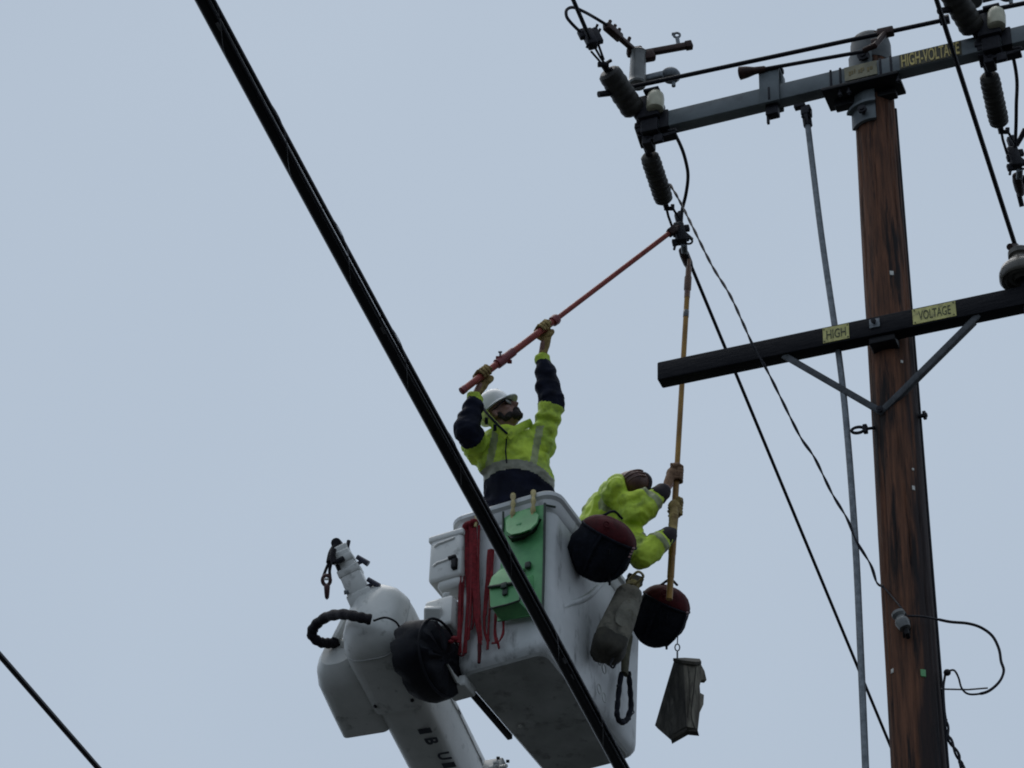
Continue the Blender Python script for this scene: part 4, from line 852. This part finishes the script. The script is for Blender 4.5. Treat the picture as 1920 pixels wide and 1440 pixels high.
# right, paler face
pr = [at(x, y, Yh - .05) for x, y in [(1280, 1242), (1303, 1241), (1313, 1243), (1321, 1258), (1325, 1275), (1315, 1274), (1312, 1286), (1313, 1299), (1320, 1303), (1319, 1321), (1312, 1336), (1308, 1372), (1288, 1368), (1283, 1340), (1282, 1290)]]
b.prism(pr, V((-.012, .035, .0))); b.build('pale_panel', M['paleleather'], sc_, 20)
b = MB()
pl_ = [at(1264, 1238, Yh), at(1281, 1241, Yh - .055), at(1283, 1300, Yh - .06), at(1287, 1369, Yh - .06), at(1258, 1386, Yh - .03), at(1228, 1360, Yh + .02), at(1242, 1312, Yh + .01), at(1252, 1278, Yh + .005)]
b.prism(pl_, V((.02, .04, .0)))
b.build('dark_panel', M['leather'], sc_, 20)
b = MB(); b.prism([at(1262, 1234, Yh), at(1278, 1238, Yh - .06), at(1304, 1241, Yh - .07), at(1315, 1240, Yh - .05), at(1312, 1235, Yh + .02), at(1284, 1233, Yh + .05)], V((0, 0, -.02))); b.prism([at(1258, 1387, Yh - .035), at(1288, 1370, Yh - .065), at(1309, 1372, Yh - .055), at(1307, 1366, Yh - .055), at(1286, 1362, Yh - .065), at(1258, 1378, Yh - .035)], V((.01, .05, 0))); b.each('dark_edge', M['dkcanvas'], sc_, 20)
b = MB(); b.tube([at(1270, 1237, Yh), at(1270, 1222, Yh)], .006, 6); b.tube([at(1270, 1208, Yh), at(1271, 1185, Yh)], .004, 6); b.tube([at(1270, 1214, Yh) + RT * .014 * math.cos(q) + UP * .02 * math.sin(q) for q in (2 * math.pi * k / 12 for k in range(12))], .004, 6, closed=True); b.each('clip', M['steel'], sc_)
b = MB(); b.tube(cr([at(1305, 1250, Yh - .07), at(1300, 1300, Yh - .07), at(1296, 1340, Yh - .07), at(1303, 1366, Yh - .07)], 4), .003, 5); b.tube(cr([at(1290, 1250, Yh - .075), at(1293, 1300, Yh - .075), at(1289, 1345, Yh - .075)], 4), .0025, 5); b.each('stitching', M['dkcanvas'], sc_)

# ------------------------------------------------------------------ hot sticks
ra = at(866, 733, 12.72); rb = at(1259, 434, 12.98); rd = nrm(rb - ra)
def rl(x): return lerp(ra, rb, (x - 866) / (1259 - 866))
hs = thing('hot_stick', ra, 'red telescopic hot stick held up to the clamp by the white helmeted worker', 'hot stick')
b = MB(); b.tube([ra, rl(1036)], .0215, 14); b.build('grip_tube', M['redstick'], hs); b = MB(); b.tube([rl(1030), rb], .0165, 12); b.build('extension_tube', M['redstick'], hs)
b = MB(); b.lathe(rl(1030), rd, [(0, .024), (.0, .032), (.03, .034), (.045, .028), (.05, .018)], 14); b.lathe(rl(928), rd, [(0, .023), (.003, .031), (.07, .031), (.073, .027), (.15, .027), (.153, .022)], 14); b.rbox(rl(948) + UP * -.035 + RT * .01, (RT, UP, FW), (.014, .012, .012), .004); b.rbox(rl(932) + UP * .03, (RT, UP, FW), (.02, .01, .012), .004); b.lathe(ra - rd * .002, rd, [(-.004, .016), (0, .024), (.03, .024)], 14); b.each('coupling', M['redpart'], hs)
b = MB(); p = rl(934); b.tube([p + UP * .025, p + UP * .055], .006, 6); b.rbox(p + UP * .058, (RT, UP, FW), (.012, .006, .008), .003); b.build('lock_screw', M['steel'], hs)
b = MB(); b.rbox(rb + rd * .005, perp(rd) + (rd,), (.024, .024, .035), .008); b.tube([rb, rb + rd * .07], .012, 8); b.build('stick_head', M['rust'], hs)
ya = at(1291, 508, 13.12); yb = at(1255, 1124, 13.2); yd = nrm(yb - ya)
def yl(y): return lerp(ya, yb, (y - 508) / (1124 - 508))
ys = thing('hot_stick', yb, 'long upright yellow hot stick gripped by the bent worker, passing behind the lower crossarm', 'hot stick')
b = MB(); b.tube([yl(560), yl(900)], .0165, 12); b.build('upper_tube', M['yelstick'], ys)
b = MB(); b.tube([yl(500), yl(562)], .0185, 12); b.lathe(yl(520), yd, [(0, .02), (.003, .023), (.1, .023), (.11, .018)], 12); b.tube([ya, ya - yd * .09], .011, 8); b.build('stick_head', M['brownstick'], ys)
b = MB(); b.lathe(yl(588), yd, [(0, .017), (.002, .0185), (.05, .0185), (.052, .017)], 12); b.build('marker_band', M['porcelain'], ys)
b = MB(); b.tube([yl(895), yl(1124)], .019, 12); b.tube([yl(985), yl(1045)], .0225, 12); b.tube([yl(1045), yl(1086)], .021, 12); b.build('lower_tube', M['yelstick'], ys)

# ------------------------------------------------------------------ people
def remesh(mb, voxel, smooth=4):
    me = mb.mesh('tmp'); o = bpy.data.objects.new('tmp', me); col.objects.link(o)
    m = o.modifiers.new('r', 'REMESH'); m.mode = 'VOXEL'; m.voxel_size = voxel
    if smooth: s_ = o.modifiers.new('s', 'SMOOTH'); s_.iterations = smooth; s_.factor = .5
    dg = bpy.context.evaluated_depsgraph_get(); n = bpy.data.meshes.new_from_object(o.evaluated_get(dg))
    bpy.data.objects.remove(o); bpy.data.meshes.remove(me); return n
def organic(name, mb, voxel, mats, parent, smooth=4, zone=None, disp=None):
    me = remesh(mb, voxel, smooth); me.name = name
    root = parent
    while root.parent is not None: root = root.parent
    L = ABS[root.name]
    if disp:
        ns = [v.normal.copy() for v in me.vertices]
        for v, n in zip(me.vertices, ns): v.co = v.co + n * disp(v.co)
    idx = [zone(p.center) if zone else 0 for p in me.polygons]
    for v in me.vertices: v.co -= L
    me.materials.clear()
    for m in mats: me.materials.append(m)
    me.polygons.foreach_set('material_index', idx); me.polygons.foreach_set('use_smooth', [True] * len(me.polygons)); me.update()
    o = bpy.data.objects.new(name, me); col.objects.link(o); o.parent = parent; return o
def seg_t(p, a, b_):
    d = b_ - a; t = max(0, min(1, (p - a).dot(d) / d.length_squared)); return t, (p - (a + d * t)).length
def folds(p, k=1.0):
    q = p + V((noise.noise(p * 5), noise.noise(p * 5 + V((9, 2, 4))), noise.noise(p * 5 + V((1, 8, 3))))) * .05
    return k * (.010 * noise.noise(q * 8) + .006 * noise.noise(q * 19 + V((3, 1, 7))) + .022 * (.25 - abs(noise.noise(V((q.x * 9, q.y * 9, q.z * 6.5))))) + .010 * (.2 - abs(noise.noise(q * 17 + V((5, 5, 5))))))
I3 = (V((1, 0, 0)), V((0, 1, 0)), V((0, 0, 1)))
def head_parts(b, c, r, f, u, neck):
    ax = (r, f, u); P = lambda x, y, z: c + r * x + f * y + u * z
    b.ell(P(0, -.012, .035), ax, (.074, .094, .085), 20, 12); b.ell(P(0, .03, -.03), ax, (.058, .066, .085), 18, 10); b.ell(P(0, .062, -.088), ax, (.034, .03, .026), 14, 8)
    b.ell(P(0, .02, -.075), ax, (.05, .055, .035), 16, 8)
    b.tube([P(0, .088, .022), P(0, .104, .0), P(0, .118, -.022), P(0, .100, -.034)], [.009, .012, .017, .012], 10)
    b.ell(P(0, .082, .028), ax, (.05, .018, .013), 14, 6); b.ell(P(0, .093, -.055), ax, (.024, .012, .008), 12, 6); b.ell(P(0, .091, -.068), ax, (.02, .012, .008), 12, 6)
    for s in (-1, 1):
        b.ell(P(s * .036, .066, -.02), ax, (.022, .024, .02), 10, 6); b.ell(P(s * .076, -.008, -.01), ax, (.011, .02, .032), 10, 6)
    b.cap_(P(0, -.02, -.06), neck, .056, .062)
def make_glove(name, wrist, G, axis, rs, thumb_sign, m, parent, cuff_dir):
    """a gloved hand closed round a stick: palm behind it, four fingers wrapped round it, thumb against them"""
    axis = axis.normalized(); u = G - wrist; u = (u - axis * u.dot(axis)).normalized(); v = axis.cross(u) * thumb_sign
    b = MB(); pc = G - u * (rs + .022)
    b.cap_(wrist, lerp(wrist, pc, .55), .026, .029); b.cap_(lerp(wrist, pc, .55), pc, .029, .024); b.ell(pc - u * .002 + v * .002, (axis, v, u), (.043, .036, .023), 16, 10)
    for i in range(4):
        c = G + axis * (i - 1.5) * (.0222 if i < 3 else .0205); R_ = rs + .0135; L_ = (250, 265, 260, 225)[i]
        pts = []
        for k in range(9):
            q = math.radians(-150 + L_ * k / 8 * .93); pts.append(c + (u * math.cos(q + math.pi * 0) + v * math.sin(q)) * (R_ + (.004 if k in (2, 5) else 0)))
        b.tube(pts, [(.0112 if i < 3 else .0098) - .0004 * k for k in range(9)], 8)
        b.ell(pts[0], (axis, u, v), (.013, .013, .013), 8, 6); b.ell(pts[-1], (axis, u, v), (.0095,) * 3, 8, 6)
        b.ell(pts[2], (axis, u, v), (.0130,) * 3, 8, 6)
    t0 = pc + axis * .038 * -1 - u * .02 - v * .02
    b.tube([t0, G - axis * .058 - u * (rs + .0) - v * .034, G - axis * .05 + u * .004 - v * (rs + .018), G - axis * .036 + u * (rs + .008) - v * .014], [.018, .0165, .0145, .012], 8)
    b.ell(G - axis * .036 + u * (rs + .008) - v * .014, (axis, u, v), (.012,) * 3, 8, 6)
    return organic(name, b, .0036, [m], parent, 1, disp=lambda p: .002 * noise.noise(p * 60))

FLOOR = BN + BL * BW * .5 + BZ * .06
# ---- worker with the white hard hat
root1 = thing('person', FLOOR + BR * .38, 'person in white hard hat and lime navy jacket raising a red stick, looking up', 'person')
Ha = rl(907); Hb = rl(1016)
S1, E1, W1 = at(899, 846, 12.98), at(874, 808, 12.80), at(892, 742, 12.80)
S2, E2, W2 = at(1012, 838, 13.0), at(1034, 757, 12.93), at(1017, 668, 12.90)
hipc = at(980, 1000, 13.08); wst = at(976, 925, 13.05); ch = at(958, 850, 13.02); nk = at(949, 806, 12.99)
LR = nrm(V((1, .12, 0)))                                          # the torso's own sideways line
head1 = at(939, 778, 12.96)
hu = nrm(RT * -.50 + UP * .62 + FW * .50); hf = nrm(RT * .78 + UP * .36 - FW * .34); hf = nrm(hf - hu * hf.dot(hu)); hr = hf.cross(hu)
b = MB(); head_parts(b, head1, hr, hf, hu, nk)
b.ell(lerp(ch, nk, .2), (LR, LR.cross(AZ), AZ), (.16, .10, .16)); b.ell(wst, (LR, LR.cross(AZ), AZ), (.15, .1, .22)); b.ell(hipc, (LR, LR.cross(AZ), AZ), (.17, .12, .14)); b.cap_(ch, hipc, .11, .12); b.cap_(nk, ch, .07, .12)
for S_, E_, W_, G_ in ((S1, E1, W1, Ha), (S2, E2, W2, Hb)):
    b.cap_(S_, E_, .058, .045); b.cap_(E_, W_, .044, .03); b.cap_(lerp(ch, nk, .4), S_, .09, .06); b.cap_(W_, lerp(W_, G_, .45), .026, .022)
for s in (-1, 1):
    fo = FLOOR + BR * .38 + LR * .11 * s; kn = lerp(hipc, fo, .52) + V((.0, -.03, 0)); b.cap_(hipc + LR * .09 * s, kn, .085, .06); b.cap_(kn, fo + AZ * .08, .06, .045); b.cap_(fo + AZ * .04, fo + V((0, -.14, .03)), .045, .04)
def zone1(p):
    t, d_ = seg_t(p, nk, head1 + hu * .1); z = p - head1
    if p.z > nk.z - .05 and (p - head1).length < .24: return 0
    if min((p - Ha).length, (p - Hb).length) < .19: return 0
    return 1
organic('body', b, .007, [M['skin'], M['trousers']], root1, 2, zone1)
# beard
b = MB(); P = lambda x, y, z: head1 + hr * x + hf * y + hu * z
b.ell(P(0, .074, -.080), (hr, hf, hu), (.044, .036, .036), 16, 8); b.ell(P(0, .088, -.098), (hr, hf, hu), (.022, .022, .02), 12, 6); b.ell(P(0, .092, -.055), (hr, hf, hu), (.036, .022, .016), 12, 6)
for s in (-1, 1): b.ell(P(s * .046, .04, -.072), (hr, hf, hu), (.014, .04, .024), 12, 6); b.ell(P(s * .060, .012, -.040), (hr, hf, hu), (.010, .018, .034), 10, 6)
organic('beard', b, .005, [M['beard']], root1, 2, disp=lambda p: .004 * noise.noise(p * 70))
# glasses
b = MB()
for s in (-1, 1):
    b.ell(P(s * .034, .094, .004), (hr, hf, hu), (.031, .009, .02), 14, 8)
gl = b.build('safety_glasses', M['lens'], root1)
b = MB()
b.tube(cr([P(-.08, -.01, .012), P(-.074, .05, .012), P(-.05, .09, .018), P(0, .105, .018), P(.05, .09, .018), P(.074, .05, .012), P(.08, -.01, .012)], 5), .005, 6); b.build('frame', M['black'], gl)
# hard hat
b = MB(); rings = []
for t, rr in ((.0, 1.0), (.02, 1.0), (.06, .96), (.09, .86), (.115, .68), (.132, .42), (.138, .1)):
    rings.append([P(0, -.008, .042) + hu * t + hr * math.cos(q) * .095 * rr + hf * math.sin(q) * .115 * rr for q in (2 * math.pi * k / 28 for k in range(28))])
b.loft(rings)
br = []
for (rr, dz) in ((.96, .0), (1.0, .004), (1.08, -.002), (1.08, -.008), (.96, -.006)):
    br.append([P(0, -.008, .042) + hu * (dz - .012 * (rr > 1.05) * max(0, math.sin(q)) ) + hr * math.cos(q) * .095 * rr + hf * math.sin(q) * (.115 * rr + (.036 if rr > 1.05 else 0) * max(0, math.sin(q)) ** 1.5) for q in (2 * math.pi * k / 28 for k in range(28))])
b.loft(br, False, True); b.tube([P(0, -.008, .042) + hu * (.136 - .55 * (y * 8) ** 2 * .12) + hf * y * 1.0 for y in (-.09, -.06, -.03, 0, .03, .06, .09)], .008, 8)
b.build('hard_hat', M['hat'], root1, 50)
# jacket
b = MB()
tor = [(at(981, 1000, 13.08), .225, .15), (at(979, 945, 13.06), .222, .148), (at(975, 905, 13.04), .212, .145), (at(966, 870, 13.02), .205, .14), (at(957, 840, 13.01), .185, .13), (at(951, 818, 13.0), .13, .105), (at(949, 808, 12.99), .075, .075)]
LB = nrm(LR.cross(AZ))
b.loft([[c + LR * math.cos(q) * a_ + LB * math.sin(q) * d_ for q in (2 * math.pi * k / 24 for k in range(24))] for c, a_, d_ in tor])
for S_, E_, W_, sg in ((S1, E1, W1, -1), (S2, E2, W2, 1)):
    b.cap_(lerp(ch, nk, .35) + LR * .06 * sg, S_, .105, .088); b.cap_(S_, E_, .088, .074); b.cap_(lerp(S_, ch, .5) - AZ * .02, lerp(S_, wst, .3) + LR * .02 * sg, .09, .08)
    b.tube([E_, lerp(E_, W_, .25), lerp(E_, W_, .6), lerp(E_, W_, .85), W_], [.075, .074, .066, .052, .046], 16); b.ell(E_, I3, (.075,) * 3, 16, 8)
zb1 = (at(966, 873, 12.88)).z; zb0 = zb1 - .0; 
def zone_j(p):
    best = None
    for k, (a, e, wv) in enumerate(((S1, E1, W1), (S2, E2, W2))):
        t1, d1 = seg_t(p, a, e); t2, d2 = seg_t(p, e, wv)
        if d2 < .10 and (t2 > 0.03 or d1 > d2):
            lim = .84 if k == 0 else .86
            return 0 if t2 > lim else 1
        if d1 < .105 and t1 > (.70 if k == 0 else .93): return 1
    lat = (p - ch).dot(LR); zz_ = p.z - .02 + 1.1 * lat * lat
    if zz_ < zb1 - .03: return 1
    if zz_ < zb1 + .035: return 2
    if .105 < abs(lat - .01 - .12 * (p.z - ch.z)) < .148 and p.z < nk.z - .02: return 3
    return 0
def disp1(p):
    d_ = folds(p, 1.0)
    for a, e in ((E1, W1), (E2, W2), (S2, E2), (S1, E1)):
        t, dd_ = seg_t(p, a, e)
        if dd_ < .1 and .05 < t < .95: d_ += .006 * math.sin(t * 21 + 2 * noise.noise(p * 7)) * (1 - abs(t - .5))
    return d_
organic('jacket', b, .0075, [M['hivis'], M['navy'], M['reflect'], M['tape']], root1, 3, zone_j, disp1)
# collar and zip
for lap in (((903, 768, 12.93), (915, 784, 12.87), (932, 802, 12.83), (951, 819, 12.82)), ((951, 819, 12.82), (965, 808, 12.83), (980, 799, 12.87), (996, 792, 12.94))):
    b = MB(); b.tube(cr([at(*p) for p in lap], 5), .026, 10, flat=.3, up=FW); b.build('collar', M['hivis'], root1, 60)
b = MB(); b.tube(cr([at(*p) for p in ((904, 764, 12.91), (917, 779, 12.85), (934, 797, 12.81), (951, 813, 12.80))], 5), .007, 6); b.build('collar_lining', M['navy'], root1)
b = MB(); b.tube([at(950, 820, 12.845), at(948, 845, 12.855), at(950, 868, 12.855)], .005, 6); b.build('zip', M['navy'], root1)
b = MB(); b.rbox(at(912, 789, 12.83), (RT, UP, FW), (.010, .02, .006), .003); b.rbox(at(928, 802, 12.8), (RT, UP, FW), (.010, .02, .006), .003); b.build('collar_tab', M['navy'], root1)
make_glove('glove', lerp(W1, Ha, .05), Ha, rd, .022, 1, M['glove'], root1, None); make_glove('glove', lerp(W2, Hb, .05), Hb, rd, .0195, 1, M['glove'], root1, None)

# ---- worker bent over the side
root2 = thing('person', FLOOR + BR * .88, 'person in hooded lime jacket bending over the bucket side, gripping the yellow stick', 'person')
hip2 = FLOOR + BR * .86 - BL * .02 + AZ * .90; nk2 = at(1166, 926, 13.25); ch2 = at(1140, 968, 13.34); wst2 = lerp(hip2, ch2, .5)
SA, EA, WA = at(1160, 932, 13.22), at(1191, 966, 13.10), at(1249, 916, 13.13)
SB, EB, WB = at(1172, 985, 13.24), at(1202, 1043, 13.06), at(1261, 998, 13.09)
GA, GB = yl(905), yl(966)
head2 = at(1184, 912, 13.2)
h2f = nrm(RT * .80 - UP * .42 + FW * .35); h2u = nrm(RT * .30 + UP * .75 - FW * .35); h2u = nrm(h2u - h2f * h2u.dot(h2f)); h2r = h2f.cross(h2u)
b = MB(); head_parts(b, head2 - h2u * .03, h2r, h2f, h2u, nk2)
tl = nrm(ch2 - hip2); ts = nrm((SB - SA) - tl * (SB - SA).dot(tl))
b.cap_(hip2, wst2, .14, .12); b.cap_(wst2, ch2, .12, .12); b.cap_(ch2, nk2, .11, .06)
for S_, E_, W_, G_ in ((SA, EA, WA, GA), (SB, EB, WB, GB)): b.cap_(ch2, S_, .09, .06); b.cap_(S_, E_, .055, .045); b.cap_(E_, W_, .044, .03); b.cap_(W_, lerp(W_, G_, .4), .027, .023)
for s in (-1, 1):
    fo = FLOOR + BR * .88 + BR * .12 * s; kn = lerp(hip2, fo, .5) - BL * .02; b.cap_(hip2 + BR * .08 * s, kn, .085, .06); b.cap_(kn, fo + AZ * .08, .06, .045); b.cap_(fo + AZ * .04, fo + SN * .12 + AZ * .03, .045, .04)
organic('body', b, .008, [M['skin'], M['trousers']], root2, 2, lambda p: 0 if min((p - head2).length, (p - GA).length, (p - GB).length) < .19 else 1)
b = MB(); b.cap_(hip2 + tl * .05, wst2, .18, .165); b.cap_(wst2, ch2, .165, .15); b.cap_(ch2, nk2, .14, .09); b.ell(at(1128, 955, 13.36), I3, (.10, .12, .105)); b.ell(at(1118, 962, 13.36), I3, (.085, .10, .085))
b.ell(at(1158, 917, 13.16), (RT, UP, FW), (.075, .092, .14), 18, 10); b.ell(at(1150, 925, 13.22), (RT, UP, FW), (.085, .090, .13), 16, 8); b.cap_(at(1172, 938, 13.08), at(1205, 930, 13.08), .05, .05)
b.cap_(at(1150, 930, 13.15), at(1195, 946, 13.10), .07, .055)
for S_, E_, W_ in ((SA, EA, WA), (SB, EB, WB)):
    b.cap_(ch2, S_, .12, .09); b.cap_(S_, E_, .088, .080); b.tube([E_, lerp(E_, W_, .3), lerp(E_, W_, .62), lerp(E_, W_, .80)], [.08, .078, .066, .056], 16); b.ell(E_, I3, (.08,) * 3, 16, 8)
def zone_k(p):
    t, d_ = seg_t(p, SA, EA)
    if d_ < .03: return 0
    t, d_ = seg_t(p, EA, WA)
    if d_ < .12 and .42 < t < .60: return 1
    t, d_ = seg_t(p, EB, WB)
    if d_ < .12 and .46 < t < .62: return 1
    if (p - at(1140, 948, 13.22)).length < .06: return 1
    return 0
organic('jacket', b, .0075, [M['hivis'], M['tape']], root2, 3, zone_k, lambda p: folds(p, 1.1))
for E_, W_ in ((EA, WA), (EB, WB)):
    b = MB(); b.tube([lerp(E_, W_, t) for t in (.66, .72, .82, .92, 1.0)], [.054, .060, .054, .052, .038], 14); b.build('cuff', M['cuff'], root2)
# brown hard hat inside the hood (its crown ribs run front to back)
hc = head2 + h2u * .02; ha = nrm(RT * -.52 + UP * .50 - FW * .68); q1 = nrm(RT * .75 + UP * .35 + FW * .1); q1 = nrm(q1 - ha * q1.dot(ha)); q2 = ha.cross(q1)
hb = at(1190, 908, 13.15)
b = MB(); b.loft([[hb + ha * t + q1 * math.cos(q) * .088 * rr + q2 * math.sin(q) * .082 * rr for q in (2 * math.pi * k / 24 for k in range(24))] for t, rr in ((-.05, .98), (-.02, 1.0), (.03, .93), (.06, .78), (.08, .52), (.088, .15))]); hh_ = b.build('hard_hat', M['brownhat'], root2, 50)
b = MB(); b.tube([hb - ha * .03 + q1 * math.cos(q) * .092 + q2 * math.sin(q) * .086 for q in (2 * math.pi * k / 28 for k in range(28))], .012, 6, closed=True); b.build('brim', M['cuff'], hh_)
for off in (-.026, 0, .026):
    b = MB(); b.tube([hb + q2 * (off + .0) + q1 * (.088 * math.sin(a)) + ha * (.002 + .088 * math.cos(a) * (1 - abs(off) * 3)) for a in (math.radians(-80 + 10 * k) for k in range(17))], .006, 6); b.build('crown_rib', M['brownhat'], hh_)
make_glove('glove', lerp(WA, GA, .0) + FW * .0, GA, yd, .02, -1, M['glove2'], root2, None); make_glove('glove', WB, GB, yd, .021, -1, M['glove'], root2, None)

scene.cycles.filter_width = 1.9
